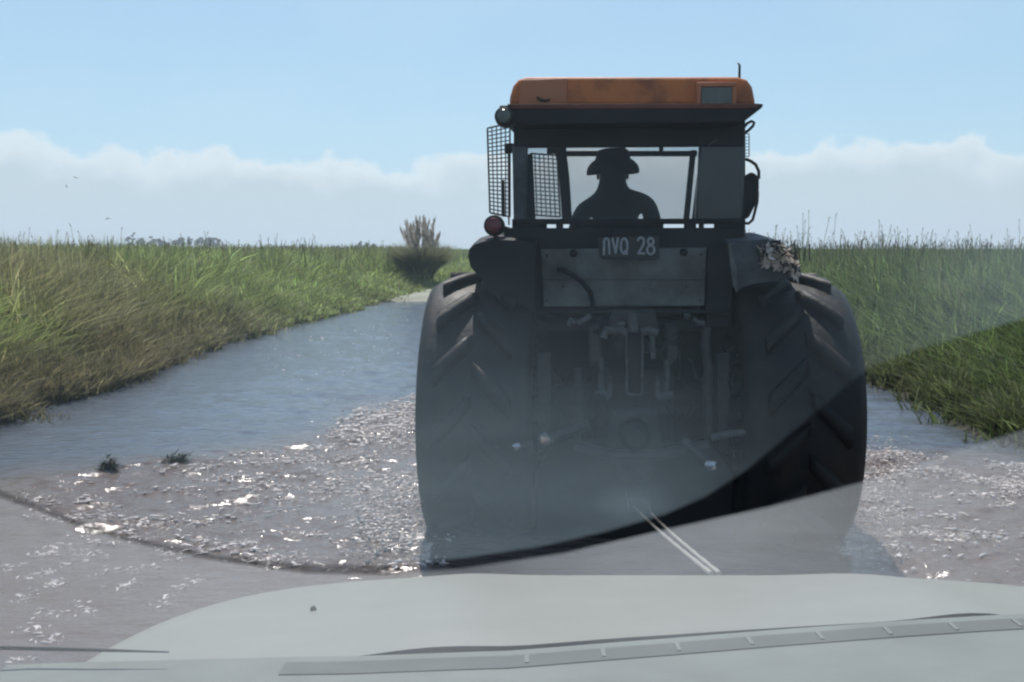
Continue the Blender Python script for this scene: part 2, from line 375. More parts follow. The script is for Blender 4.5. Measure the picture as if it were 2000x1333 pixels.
# cab shell: one header beam, the posts and the sill
YR = -0.25
px_box((1003,238),(1455,286), YR, YR+0.04).build('header_beam', M_DARK, tr, bevel=0.008)
px_poly([(1000,284),(1030,284),(1026,438),(1003,438)], YR, YR+0.10).build('pillar', M_FENDER, tr, bevel=0.01)
px_poly([(1012,306),(1040,300),(1046,432),(1012,432)], YR+0.25, YR+0.29).build('quarter_panel', M_DARK, tr, bevel=0.006)
px_poly([(1366,284),(1454,284),(1452,438),(1358,438)], YR, YR+0.06).build('quarter_panel', mat('glossy_smoked_panel', (0.016,0.02,0.025), (0.03,0.035,0.04), rough=0.15, scale=2.5), tr, bevel=0.012)
px_poly([(1452,238),(1456,238),(1456,470),(1448,470)], YR+0.02, YR+0.12).build('pillar', M_BLACK, tr, bevel=0.005)
a = T(1384,283,YR-0.006); b = T(1400,272,YR-0.006)
MB().tube([a,b], 0.006).build('scratch_strip', M_GREY, tr)
# window sash, bottom rail and the sill below a thin gap of daylight
px_box((1000,428),(1456,437.5), YR-0.02, YR+0.06).build('window_rail', M_BLACK, tr, bevel=0.004)
sill = MB()
for x0, x1 in ((1000,1068),(1086,1100),(1126,1296),(1337,1360),(1366,1375),(1396,1452)):
    a = T(x0,437,YR); b = T(x1,446,YR); sill.box((a.x,YR,a.z),(b.x,YR+0.05,b.z))
a = T(985,446,YR); b = T(1452,490,YR); sill.box((a.x,YR-0.03,a.z),(b.x,YR+0.10,b.z))
sill.build('sill', M_DARK, tr, bevel=0.004)
# rear pane: tinted glass, dusty
rw = px_box((1028,284),(1366,437), YR+0.02, YR+0.026).build('rear_window', volume_mat('tinted_glass', (0.80,0.9,0.95), 24, 100), tr, smooth=0)
# front screen frame, seen through the cab
YF = 1.22
fr = MB()
for q in ([(1106,295),(1362,295),(1362,305),(1106,305)], [(1360,293.5),(1346,434),(1335,434),(1349,293.5)]):
    P = [T(*p, YF) for p in q]; fr.prism(P, (0,0.05,0))
for q in (((1206,284),(1222,294)), ((1288,284),(1296,294)), ((1068,284),(1106,300))):
    a = T(*q[0], YF); b = T(*q[1], YF); fr.box((a.x,YF,a.z),(b.x,YF+0.05,b.z))
a = T(1012,252,YF); b = T(1440,281,YF); fr.box((a.x,YF,a.z),(b.x,YF+0.05,b.z))
a = T(1030,433,YF); b = T(1440,442,YF)
fr.build('front_frame', M_DARK, tr, bevel=0.004)
px_poly([(1082,284),(1105,284),(1112,345),(1118,436),(1098,436),(1092,350)], YF-0.06, YF).build('front_pillar', M_DARK, tr, bevel=0.006)
px_poly([(1370,284),(1390,284),(1376,436),(1352,436)], YF+0.06, YF+0.14).build('front_pillar', M_DARK, tr, bevel=0.006)
# side structure of the cab: sills and roof liner
xl = T(1003,400,YR).x; xr = T(1453,400,YR).x; zs = T(1200,452,YR).z; zt = T(1200,232,YR).z
MB().box((xl+0.01,YR+0.10,zs-0.35),(xl+0.06,1.25,zs)).build('door_sill', M_DARK, tr, bevel=0.006)
MB().box((xr-0.06,YR+0.10,zs-0.35),(xr-0.01,1.25,zs)).build('door_sill', M_DARK, tr, bevel=0.006)
MB().box((xl+0.02,YR+0.1,zt+0.10),(xr-0.02,1.20,zt+0.14)).build('roof_liner', M_BLACK, tr)
MB().box((xl+0.06,YR+0.02,zs-0.62),(xr-0.06,1.25,zs-0.55)).build('cab_floor', M_BLACK, tr)
MB().box((xl+0.2,1.02,zs-0.5),(xr-0.2,1.25,zs-0.06)).build('dashboard', M_BLACK, tr, bevel=0.03)
# seat and steering wheel
cxs = T(1205,430,0.35).x
seat = MB(); seat.box((cxs-0.24,0.22,zs-0.34),(cxs+0.24,0.70,zs-0.24)); seat.box((cxs-0.23,0.14,zs-0.30),(cxs+0.23,0.24,zs+0.03))
seat.build('driver_seat', M_BLACK, tr, bevel=0.03)
sw = MB(); c0 = Vector((cxs,0.93,zs+0.0)); ring = []
for k in range(25):
    w = 2*math.pi*k/24; ring.append(c0 + Vector((0.19*math.cos(w), 0.17*math.sin(w)*0.5, 0.17*math.sin(w)*0.3)))
sw.tube(ring, 0.013, 6, cap=False); sw.tube([c0, c0+Vector((0,0.1,-0.3))], 0.02); sw.tube([ring[0],c0,ring[12]], 0.01)
sw.build('steering_wheel', M_BLACK, tr)

# wire guards: plane of crossed wires between four photo corners
def guard(corners, yl, nu, nv, r, parent, y2=None):
    A, B, C_, D = [T(*p, y) for p, y in zip(corners, (yl, y2 or yl, y2 or yl, yl))]   # tl, tr, br, bl
    m = MB()
    for i in range(nu+1):
        t = i/nu; m.tube([A.lerp(B,t), D.lerp(C_,t)], r if 0 < i < nu else r*1.5, 5)
    for j in range(nv+1):
        t = j/nv; m.tube([A.lerp(D,t), B.lerp(C_,t)], r if 0 < j < nv else r*1.5, 5)
    return m.build('mesh_guard', M_WIRE, parent, smooth=0)
guard([(952,251),(996,241),(996,424),(957,416)], 0.20, 5, 22, 0.0042, tr)
guard([(1036,300),(1088,304),(1094,424),(1040,420)], 1.28, 6, 15, 0.0045, tr)
guard([(1455,262),(1463,262),(1463,306),(1455,306)], 0.30, 1, 7, 0.0022, tr)
a = T(983,352,0.18); b = T(984,424,0.18)
MB().tube([a,b],0.010,6).tube([T(993,300,0.1),T(994,440,0.1)],0.006,6).build('guard_post', M_STEEL, tr)
MB().box(T(985,280,0.0), T(1004,300,0.06)).build('guard_hinge', M_BLACK, tr, bevel=0.004)

# round tail lamp on its bracket
a = T(965,441,-0.33)
tl = MB().lathe([(-0.045,0.035),(-0.03,0.060),(0.02,0.066),(0.05,0.05),(0.07,0.02)], 28, a, 'Y').build('tail_light', M_BLACK, tr)
MB().lathe([(-0.056,0.012),(-0.052,0.034),(-0.043,0.046),(-0.03,0.05)], 28, a, 'Y').build('lens', M_RED, tl)
MB().tube([a+Vector((0.02,0.02,-0.01)), T(1000,453,-0.25), T(1020,456,-0.22)], 0.022).tube([a+Vector((0,0.02,-0.05)), T(972,472,-0.25)], 0.014).build('lamp_bracket', M_DARK, tr)

# right-hand mirror, its hoop, and the grab handle
mr = MB().tube([T(*p, -0.1) for p in ((1456,311),(1466,315),(1476,322),(1482,335),(1482,350))], 0.010)
mr.tube([T(*p, -0.1) for p in ((1480,375),(1479,395),(1474,415),(1470,430),(1462,437),(1452,436))], 0.009)
mi = mr.build('mirror_hoop', M_BLACK, tr)
px_poly([(1453,352),(1458,342),(1467,336),(1477,340),(1483,350),(1483,368),(1480,392),(1472,408),(1464,424),(1455,430),(1451,400)], -0.13, -0.06).build('mirror', M_BLACK, mi, bevel=0.012)
MB().tube([T(*p, -0.1) for p in ((1452,262),(1462,255),(1471,246),(1473,240),(1468,237),(1460,241),(1452,250))], 0.009).build('grab_handle', M_BLACK, tr)
px_box((1446,462),(1480,468),-0.1,0.1).box(T(1470,459,-0.1), T(1478,465,0.0)).build('fender_bracket', M_BLACK, tr, bevel=0.004)

# licence plate with its characters as raised strokes
YP = -0.46
pl = px_poly([(1168,463),(1287,461),(1288,505),(1280,508),(1176,506),(1170,500)], YP, YP+0.012).build('license_plate', M_PLATE, tr, bevel=0.004)
px_box((1195,452),(1265,466), YP+0.014, -0.2).build('plate_bracket', M_BLACK, tr)
def stroke(parts):
    m = MB()
    for pts in parts:
        for s_ in range(len(pts)-1):
            p = Vector(pts[s_]); q = Vector(pts[s_+1]); d = (q-p); n = Vector((-d.y, d.x)).normalized()*2.1; e = d.normalized()*0.9
            P = [T(*(v), YP-0.003-0.0002*(s_ % 2)) for v in (p-e+n, q+e+n, q+e-n, p-e-n)]
            m.prism(P, (0,0.003,0))
    return m
def oval(cx, cy, rx, ry, a0=0, a1=360, n=14):
    return [(cx+rx*math.cos(R(a0+(a1-a0)*k/n)), cy+ry*math.sin(R(a0+(a1-a0)*k/n))) for k in range(n+1)]
glyphs = [
    [[(1179.5,498),(1180,476)] + oval(1184.5,473,4.6,7,180,360,8) + [(1189.5,476),(1190.5,496)]],
    [[(1196,466),(1202.5,495)], [(1207,465),(1202.5,495)]],
    [oval(1219,481,6.6,15), [(1220,491),(1225,497)]],
    [oval(1252,471,6,6.5,180,350,8) + [(1257,478),(1246.5,495.5),(1259,495.5)]],
    [oval(1271,472,5.4,6.6), oval(1271,488.5,7,8.6)],
]
for gch in glyphs: stroke(gch).build('plate_character', M_PLTXT, pl, smooth=0)

# grey rear panel
YB = -0.32
rp = px_poly([(1056,487),(1380,484),(1376,598),(1062,600)], YB, YB+0.04).build('rear_panel', M_GREY, tr, bevel=0.006)
px_box((1062,541),(1376,547), YB-0.012, YB+0.01).build('panel_rib', M_GREY, rp, bevel=0.004)
for q in ((1120,495),(1336,493)):
    a = T(*q, YB-0.02); MB().lathe([(-0.02,0.012),(0,0.022),(0.02,0.024)], 12, a, 'Y').build('bolt', M_BLACK, rp)
MB().tube([T(1092,527,YB+0.0), T(1100,527,YB-0.05), T(1118,537,YB-0.09), T(1138,552,YB-0.10), T(1152,570,YB-0.08), T(1158,592,YB-0.04), T(1156,612,YB)], 0.016).build('hydraulic_hose', M_BLACK, tr)
px_box((1380,470),(1430,640), -0.28, 0.1).build('frame_post', M_DARK, tr, bevel=0.01)
px_box((1046,474),(1058,640), -0.28, 0.1).build('frame_post', M_DARK, tr, bevel=0.006)
px_poly([(1040,480),(1044,480),(1043,604),(1038,604)], -0.40, -0.38).build('fender_flange', M_GREY, tr)

# fenders: an upright rear sheet under a crowned top sheet, over each wheel
def fender(face, m, label, depth=0.62):
    mb = MB(); P = [T(*p, -0.44) for p in face['outline']]; mb.prism(P, (0,0.03,0))
    tp = [T(*p, -0.44) for p in face['top']]; n = 12; k = len(tp); vs = []; fs = []
    for j in range(n+1):
        t = j/n; y = -0.44 + (0.44+depth)*t; dz = 0.05*math.sin(math.pi*min(1, t*1.3)*0.75) - 0.30*max(0, t-0.55)**1.6
        for q in tp: vs.append((q.x, y, q.z+dz))
        for q in tp: vs.append((q.x, y, q.z+dz-0.018))
    for j in range(n):
        for q in range(k-1):
            a = j*2*k+q; b = a+2*k; fs += [(a,a+1,b+1,b),(a+k,b+k,b+k+1,a+k+1)]
        a = j*2*k; b = a+2*k; fs += [(a,b,b+k,a+k)]; a += k-1; b += k-1; fs += [(a,a+k,b+k,b)]
    mb.add(vs, fs); o = mb.build('fender', m, tr, bevel=0.004); o['label'] = label; return o
fender({'outline': [(914,500),(917,486),(926,478),(945,472),(970,468),(1046,473),(1046,612),(990,612),(968,582),(942,548),(919,522)],
        'top': [(914,500),(917,486),(926,478),(945,472),(970,468),(1046,473)]}, M_DARK, 'black rear fender over the left tyre')
fender({'outline': [(1422,474),(1494,468),(1530,478),(1556,498),(1566,540),(1530,548),(1490,552),(1470,556),(1450,562),(1438,572),(1428,540)],
        'top': [(1422,474),(1494,468),(1530,478),(1556,498)]}, M_FENDER, 'dusty grey rear fender over the right tyre')
px_poly([(1422,478),(1428,478),(1440,530),(1440,566),(1432,560)], -0.47, -0.44).build('fender_flange', M_GREY, tr)

# wheels
def tyre_mesh(Rt, w, nl, lug=0.062):
    mb = MB(); k = Rt/0.90; h = w/2
    prof = [(-h*0.72,0.42),(-h*0.93,0.50),(-h,0.62),(-h*1.0,0.74),(-h*0.96,0.805),(-h*0.80,0.842),(-h*0.40,0.853),(0,0.856)]
    prof = [(a, r*k) for a, r in prof]; prof = prof + [(-a, r) for a, r in reversed(prof[:-1])]
    mb.lathe(prof, 64)
    def rad(x):
        P = [(abs(a), r) for a, r in prof[:8]][::-1]
        return float(np.interp(abs(x), [p[0] for p in P], [p[1] for p in P]))
    for s_ in (-1, 1):
        for i in range(nl):
            a0 = 2*math.pi*(i + (0.5 if s_ > 0 else 0))/nl; vs = []; st = 8
            for j in range(st+1):
                t = j/st; x = s_*h*(0.01 + 0.99*t); r0 = rad(x)-0.014; ang = a0 + 0.42*t**1.1
                if t > 0.99: r0 -= 0.03
                g_ = min(1, 0.45+4*t)*(1-0.22*t); wb = (0.060+0.026*t)/Rt
                for (f_, hgt) in ((-1,0),(-0.86,0.62),(-0.64,0.95),(0,1.0),(0.64,0.95),(0.86,0.62),(1,0)):
                    rr = r0 + (0.014+lug*g_)*hgt; vs.append((x + s_*0.028*t*t*hgt, -rr*math.sin(ang+wb*f_), rr*math.cos(ang+wb*f_)))
            fs = [(j*7+q, j*7+q+1, j*7+q+8, j*7+q+7) for j in range(st) for q in range(6)] + [tuple(range(7)), tuple(range(st*7+6, st*7-1, -1))]
            mb.add(vs, fs)
    return mb
def rim_mesh(Rt, w):
    k = Rt/0.90; h = w/2
    return MB().lathe([(-h*0.70,0.44*k),(-h*0.74,0.40*k),(-h*0.30,0.36*k),(-h*0.25,0.12*k),(-h*0.45,0.11*k),(-h*0.45,0.0005),(h*0.45,0.0005),(h*0.45,0.11*k),(h*0.25,0.12*k),(h*0.30,0.36*k),(h*0.74,0.40*k),(h*0.70,0.44*k)], 40)
M_RIM = mat('rim_paint', (0.30,0.28,0.24), (0.16,0.14,0.12), rough=0.6, scale=8)
def wheel(name, x, y, Rt, w, nl, spin, parent, zc=None, label=None):
    wh = empty(name, (x, y, zc if zc is not None else Rt)); wh.parent = parent; wh.rotation_euler = (spin, 0, 0)
    tyre_mesh(Rt, w, nl).build('tyre', M_TYRE, wh, smooth=70); rim_mesh(Rt, w).build('rim', M_RIM, wh)
    if label: wh['label'] = label
    return wh
TW = 0.68; XO = 1.295
wheel('rear_wheel', -XO+TW/2, 0, 0.90, TW, 15, 0.10, tr, label='left rear wheel with wet chevron tyre')
wheel('rear_wheel', XO-TW/2, 0, 0.90, TW, 15, 0.27, tr, label='right rear wheel with wet chevron tyre')
wheel('front_wheel', -0.78, 2.35, 0.62, 0.42, 16, 0.0, tr)
wheel('front_wheel', 0.78, 2.35, 0.62, 0.42, 16, 0.1, tr)

# axle, gearbox, engine, hood
MB().lathe([(-0.98,0.11),(-0.62,0.13),(-0.40,0.19),(-0.2,0.24),(0.2,0.24),(0.40,0.19),(0.62,0.13),(0.98,0.11)], 24, (0,0,0.90), 'X').build('rear_axle', M_STEEL, tr)
MB().box((-0.25,-0.30,0.58),(0.25,1.4,1.22)).build('gearbox', M_STEEL, tr, bevel=0.05)
MB().box((-0.28,1.3,0.62),(0.28,2.9,1.15)).build('engine', M_STEEL, tr, bevel=0.04)
MB().box((-0.58,0.15,0.34),(0.58,1.15,1.12)).build('belly_filler', M_BLACK, tr, bevel=0.05)  # box added to close off the bright water under the tractor
MB().box((-0.62,0.12,1.05),(0.62,0.20,1.80)).build('bulkhead', M_BLACK, tr)
hd = MB().prism([(-0.36,1.3,1.15),(-0.36,1.3,1.62),(-0.30,1.3,1.72),(0.30,1.3,1.72),(0.36,1.3,1.62),(0.36,1.3,1.15)], (0,1.75,-0.10)).build('hood', M_ORANGE, tr, bevel=0.04)
MB().tube([(-0.75,2.35,0.62),(-0.3,2.35,0.7),(0.3,2.35,0.7),(0.75,2.35,0.62)], 0.07).build('front_axle', M_STEEL, tr)
for s_ in (-1, 1):
    MB().prism([(s_*0.30,-0.15,1.05),(s_*0.62,0.2,1.2),(s_*0.62,0.2,1.62),(s_*0.30,-0.15,1.62)], (0,0.06,0)).build('inner_fender', M_DARK, tr)

# three-point linkage and hitch, read off the photo
YL = -0.58
M_LINK = mat('scuffed_link_steel', (0.075,0.08,0.08), (0.025,0.025,0.025), rough=0.6, scale=18, bump=0.3)
def rod(name, pts, r, yl=YL, m=M_LINK, n=10):
    return MB().tube([T(*p, yl) for p in pts], r*1.35, n).build(name, m, tr)
rod('lift_rod', [(1174,700),(1174,764)], 0.013); rod('lift_rod', [(1191,736),(1191,776)], 0.011)
rod('lift_rod', [(1283,736),(1284,775)], 0.012); rod('lift_rod', [(1303,704),(1302,770)], 0.012)
rod('lift_rod', [(1274,656),(1276,700)], 0.012)
rod('link_yoke', [(1164,770),(1178,766),(1190,778)], 0.016); rod('link_yoke', [(1284,776),(1300,772),(1314,770)], 0.016)
px_box((1222,650),(1256,772), YL+0.02, YL+0.12).build('lift_cylinder', M_DARK, tr, bevel=0.02)
MB().tube([T(1224,648,YL), T(1224,770,YL)], 0.008).tube([T(1255,648,YL), T(1254,770,YL)], 0.008).tube([T(1226,771,YL), T(1253,771,YL)], 0.008).build('cylinder_guide', M_LINK, tr)
rod('rocker_arm', [(1178,660),(1184,646),(1212,645),(1222,652)], 0.020); rod('rocker_arm', [(1254,650),(1268,645),(1284,652)], 0.020)
rod('top_link', [(1237,615),(1237,648)], 0.022); rod('top_link_pin', [(1206,634),(1220,634)], 0.012)
for x0, x1 in ((1150,1172),(1302,1324)):
    px_poly([(x0,640),(x1,640),(x1+4,700),(x0+2,720)], YL+0.04, YL+0.34).build('lift_arm', M_STEEL, tr, bevel=0.012)
px_poly([(1196,606),(1280,606),(1290,660),(1272,690),(1204,690),(1186,660)], -0.46, -0.28).build('lift_housing', M_STEEL, tr, bevel=0.02)
MB().lathe([(-0.80,0.05),(-0.76,0.085),(-0.56,0.10),(-0.5,0.06)], 24, (T(1240,850,-0.7).x, 0, T(1240,850,-0.7).z), 'Y').build('power_shaft_guard', M_BLACK, tr)
for x0 in (1062, 1412):
    px_poly([(x0-14,690),(x0+14,690),(x0+10,880),(x0-10,880)], -0.56, -0.48).build('check_strap', M_STEEL, tr, bevel=0.01)
rod('lift_arm', [(1380,640),(1378,680),(1384,720),(1382,790),(1385,870)], 0.020, YL, M_STEEL)
rod('lift_arm', [(1128,720),(1132,790),(1128,870)], 0.020, YL, M_STEEL)
rod('hose_coupling', [(1110,636),(1116,624),(1122,632)], 0.013); rod('hose_coupling', [(1128,632),(1142,626),(1154,616)], 0.013)
rod('hose_coupling', [(1336,618),(1348,618)], 0.014); rod('hose_coupling', [(1354,624),(1364,632),(1376,632)], 0.013)
px_box((1040,604),(1425,614), -0.34, -0.25).build('cross_member', M_BLACK, tr, bevel=0.006)
px_poly([(1195,800),(1285,800),(1296,880),(1270,940),(1210,940),(1186,880)], -0.66, -0.60).build('hitch_plate', M_STEEL, tr, bevel=0.012)
rod('drawbar', [(1120,872),(1200,890),(1285,890),(1385,872)], 0.026, -0.72, M_STEEL)
MB().box((-0.06,-1.05,0.50),(0.06,-0.2,0.56)).build('drawbar', M_STEEL, tr, bevel=0.008)
MB().prism([(-0.60,-0.50,0.14),(-0.60,-0.50,0.62),(-0.46,-0.50,0.80),(0.46,-0.50,0.80),(0.60,-0.50,0.62),(0.60,-0.50,0.14)], (0,0.05,0)).build('dark_filler_plate', M_DARK, tr, bevel=0.015)  # plate added to keep the gap between the wheels dark
for k, (x0, x1, yb, sg) in enumerate(((1075,1120,720,30),(1160,1215,640,18),(1250,1330,655,24),(1345,1400,700,40),(1090,1180,800,26),(1300,1360,790,22))):
    MB().tube([T(x0+(x1-x0)*t/8, yb+sg*math.sin(math.pi*t/8)+8*math.sin(t*1.7+k), -0.54-0.03*math.sin(t)) for t in range(9)], 0.009+0.002*(k%3), 7).build('hydraulic_hose', M_BLACK, tr)
for k, (px, py) in enumerate(((1068,500),(1068,588),(1370,498),(1368,586),(1100,560),(1340,560))):
    MB().lathe([(-0.006,0.004),(0.0,0.008),(0.02,0.009)], 8, T(px,py,YB-0.006), 'Y').build('bolt', M_STEEL, rp)
def lump(c, r, seed):
    rr = random.Random(seed); bm = bmesh.new(); bmesh.ops.create_icosphere(bm, subdivisions=2, radius=r)
    for v in bm.verts: v.co *= 0.7+0.55*rr.random(); v.co.x *= 1.25
    m = MB(); m.add([v.co+c for v in bm.verts], [[w.index for w in f.verts] for f in bm.faces]); bm.free(); return m
for nm, p, r in (('water_glint',(1010,872),0.020),('water_glint',(1066,858),0.034),('water_glint',(1386,908),0.030)):
    lump(T(*p, -0.95), r, p[0]).build(nm, M_BRIGHT, tr, smooth=25)  # bright lumps added in place of lit water glinting under the tractor
rod('lower_link', [(1150,830),(1110,845),(1066,860)], 0.022, -0.9, M_STEEL); rod('lower_link', [(1330,860),(1360,885),(1386,908)], 0.022, -0.9, M_STEEL)
rod('lower_link', [(1040,868),(1010,872)], 0.014, -0.92, M_STEEL)
rod('stabiliser_bar', [(1390,855),(1425,848),(1455,845)], 0.016, -0.75, M_LINK)

# weed caught on the right fender
M_LEAF = leaf_mat('leaf', 0.25)
def debris():
    c = T(1518,500,-0.50); V = []; F = []; C_ = []
    r = random.Random(4)
    for i in range(300):
        d = Vector((r.gauss(0,1), r.gauss(0,1), r.gauss(0,1))); d.normalize(); q = r.random()**0.4
        p = c + Vector((d.x*0.13*q+0.02*q, d.y*0.14*q, d.z*0.085*q - 0.10*max(0,d.x)*q))
        a = Vector((r.gauss(0,1), r.gauss(0,1), r.gauss(0,1))).normalized(); b = a.cross(Vector((r.random(),r.random(),1))).normalized()
        l = 0.016+0.028*r.random(); w = 0.009+0.014*r.random(); k = len(V)
        V += [p-a*l, p+b*w, p+a*l, p-b*w]; F.append((k,k+1,k+2,k+3))
        C_ += [[(0.80,0.72,0.66),(0.62,0.52,0.42),(0.03,0.03,0.03),(0.06,0.07,0.04)][r.choices((0,1,2,3),(6,4,4,1))[0]]]*4
    for i in range(26):
        p = c + Vector((r.uniform(-0.12,0.18), r.uniform(-0.05,0.1), -0.03)); t = p + Vector((r.uniform(-0.05,0.09), r.uniform(-.03,.03), r.uniform(0.05,0.13)))
        k = len(V); s_ = Vector((0.004,0,0)); V += [p-s_, p+s_, t+s_, t-s_]; F.append((k,k+1,k+2,k+3)); C_ += [(0.05,0.05,0.035)]*4
    V = [TM @ v for v in V]
    o = np_mesh('weed_clump', np.array([tuple(v) for v in V]), np.array(F), np.zeros((0,3),int), M_LEAF, np.array(C_))
    tag(o, 'pale and black clump of torn weed lying on the right fender of the tractor', 'plant debris')
debris()

# ------------------------------------------------------------------ driver
def person():
    M_SKIN = mat('skin', (0.25,0.15,0.10), (0.20,0.12,0.08), rough=0.6, scale=20)
    M_SHIRT = mat('dark_work_shirt', (0.035,0.04,0.05), (0.05,0.055,0.06), rough=0.9, scale=14, bump=0.3)
    M_HAT = mat('dark_felt_hat', (0.03,0.032,0.035), (0.045,0.045,0.045), rough=0.95, scale=20)
    root = empty('person', TM @ Vector((cxs, 0.42, zs-0.24)), TRACTOR_YAW)
    tag(root, 'driver in brimmed hat and dark shirt sitting in the tractor cab, seen from behind', 'person')
    hd_ = TMI @ (TM @ T(1197,335,0.48)); rootl = TMI @ root.location
    hx = T(1197,335,0.48).x - rootl.x
    def lz(py): return T(1197,py,0.48).z - rootl.z
    zsh = lz(386)
    J = {}; E = []; Rd = {}
    def j(n, p, r, par=None):
        J[n] = (len(J), Vector(p)); Rd[n] = r
        if par: E.append((J[par][0], J[n][0]))
    sxl = T(1122,410,0.48).x - rootl.x; sxr = T(1283,410,0.48).x - rootl.x
    mid = (sxl+sxr)/2
    j('pelvis', (mid,0.03,0.02), 0.16); j('belly', (mid,0.03,0.20), 0.165, 'pelvis'); j('chest', (mid,0.05,zsh-0.15), (0.19,0.14), 'belly')
    j('upper', (mid,0.05,zsh-0.02), (0.15,0.10), 'chest')
    j('neck', (hx,0.06,lz(374)), 0.100, 'upper'); j('skull', (hx,0.065,lz(350)), 0.098, 'neck'); j('crown', (hx,0.06,lz(318)), 0.085, 'skull')
    for s_, sx in ((-1, sxl), (1, sxr)):
        t = 'l' if s_ < 0 else 'r'
        j('sh'+t, (sx-s_*0.058,0.05,zsh-(0.085 if s_<0 else 0.045)), 0.072, 'upper'); j('el'+t, (sx+s_*0.02,0.16,zsh-0.33), 0.055, 'sh'+t)
        j('wr'+t, (mid+s_*0.19,0.42,0.255), 0.034, 'el'+t); j('pa'+t, (mid+s_*0.185,0.475,0.262), 0.03, 'wr'+t)
        for k in range(4):
            o_ = (k-1.5)*0.017; L_ = (0.030,0.036,0.034,0.026)[k]
            j('f%d%s' % (k,t), (mid+s_*0.185+o_,0.51,0.272), 0.010, 'pa'+t); j('g%d%s' % (k,t), (mid+s_*0.185+o_,0.51+L_,0.262), 0.009, 'f%d%s' % (k,t))
            j('h%d%s' % (k,t), (mid+s_*0.185+o_,0.515+L_*0.8,0.238), 0.008, 'g%d%s' % (k,t))
        j('t1'+t, (mid+s_*0.145,0.48,0.262), 0.011, 'pa'+t); j('t2'+t, (mid+s_*0.135,0.51,0.255), 0.009, 't1'+t)
        j('hip'+t, (mid+s_*0.10,0.10,0.02), 0.10, 'pelvis'); j('kn'+t, (mid+s_*0.15,0.47,0.05), 0.07, 'hip'+t); j('an'+t, (mid+s_*0.14,0.52,-0.28), 0.045, 'kn'+t); j('to'+t, (mid+s_*0.14,0.66,-0.31), 0.04, 'an'+t)
    me = bpy.data.meshes.new('body'); me.from_pydata([p for _, p in J.values()], E, []); me.update()
    o = bpy.data.objects.new('body', me); COL.objects.link(o); o.parent = root
    md = o.modifiers.new('skin', 'SKIN'); md.use_smooth_shade = True
    if not me.skin_vertices: 
        bpy.context.view_layer.objects.active = o
    if not me.skin_vertices:
        bpy.context.view_layer.update()
    sk = me.skin_vertices[0].data if me.skin_vertices else None
    if sk:
        for n, (i_, _) in J.items():
            r = Rd[n]; sk[i_].radius = r if isinstance(r, tuple) else (r, r)
        sk[0].use_root = True
    ss = o.modifiers.new('sub', 'SUBSURF'); ss.levels = 1; ss.render_levels = 2
    me.materials.append(M_SHIRT)
    # ears, nose in skin as one face mesh; hat with drooping brim
    c = Vector((hx,0.065,lz(345)))
    for e in (-1, 1): MB().lathe([(-0.012,0.002),(-0.008,0.02),(0.004,0.024),(0.01,0.004)], 10, c+Vector((e*0.10,0,0)), 'X').build('ear', M_SKIN, root)
    f = MB().prism([c+Vector(q) for q in ((-0.07,0.088,0.05),(-0.05,0.100,-0.07),(0,0.106,-0.09),(0.05,0.100,-0.07),(0.07,0.088,0.05))], (0,-0.02,0))
    f.tube([c+Vector((0,0.092,0.035)), c+Vector((0,0.118,-0.012)), c+Vector((0,0.095,-0.02))], [0.008,0.015,0.008], 8)
    f.tube([c+Vector((-0.03,0.098,-0.05)), c+Vector((0,0.106,-0.05)), c+Vector((0.03,0.098,-0.05))], 0.006, 6)
    f.build('face', M_SKIN, root)
    h = MB(); n = 40; vs = []; rows = []
    zb = lz(322); zt_ = lz(291); half = (T(1247,330,0.48).x - T(1145,330,0.48).x)/2
    prof_old = [(0.002,zt_,0),(0.05,zt_-0.001,0),(0.082,zt_-0.012,0),(0.095,zt_-0.04,0),(0.100,zb+0.012,0),(0.112,zb,0),(half*0.8,zb-0.008,0.35),(half,zb-0.028,1.0),(half*0.985,zb-0.036,1.0),(half*0.8,zb-0.020,0.35),(0.10,zb-0.012,0),(0.094,zb-0.01,0)]
    z1 = lz(306); z2 = lz(345)
    prof = [(0.002,zt_,0),(0.070,zt_-0.001,0),(0.102,zt_-0.010,0),(0.114,lz(304),0),(0.122,lz(312),0),(half*0.82,lz(316),0.1),(half*0.96,lz(323),0.4),(half*1.02,lz(332),0.6),(half*0.99,lz(338),0.6),(half*0.90,lz(337),0.5),(half*0.78,lz(330),0.2),(0.115,lz(326),0),(0.105,lz(322),0)]
    for (r, z, dr) in prof:
        for k in range(n):
            w = 2*math.pi*k/n; side = math.cos(w)**2
            vs.append((hx+r*math.cos(w), 0.06+r*math.sin(w)*1.08, z - 0.016*dr*side + 0.025*r*math.cos(w) + 0.006*dr*math.sin(3*w+1)))
    fs = [(i*n+k, i*n+(k+1)%n, (i+1)*n+(k+1)%n, (i+1)*n+k) for i in range(len(prof)-1) for k in range(n)] + [tuple(range(n))]
    h.add(vs, fs).build('hat', M_HAT, root, smooth=50)
person()

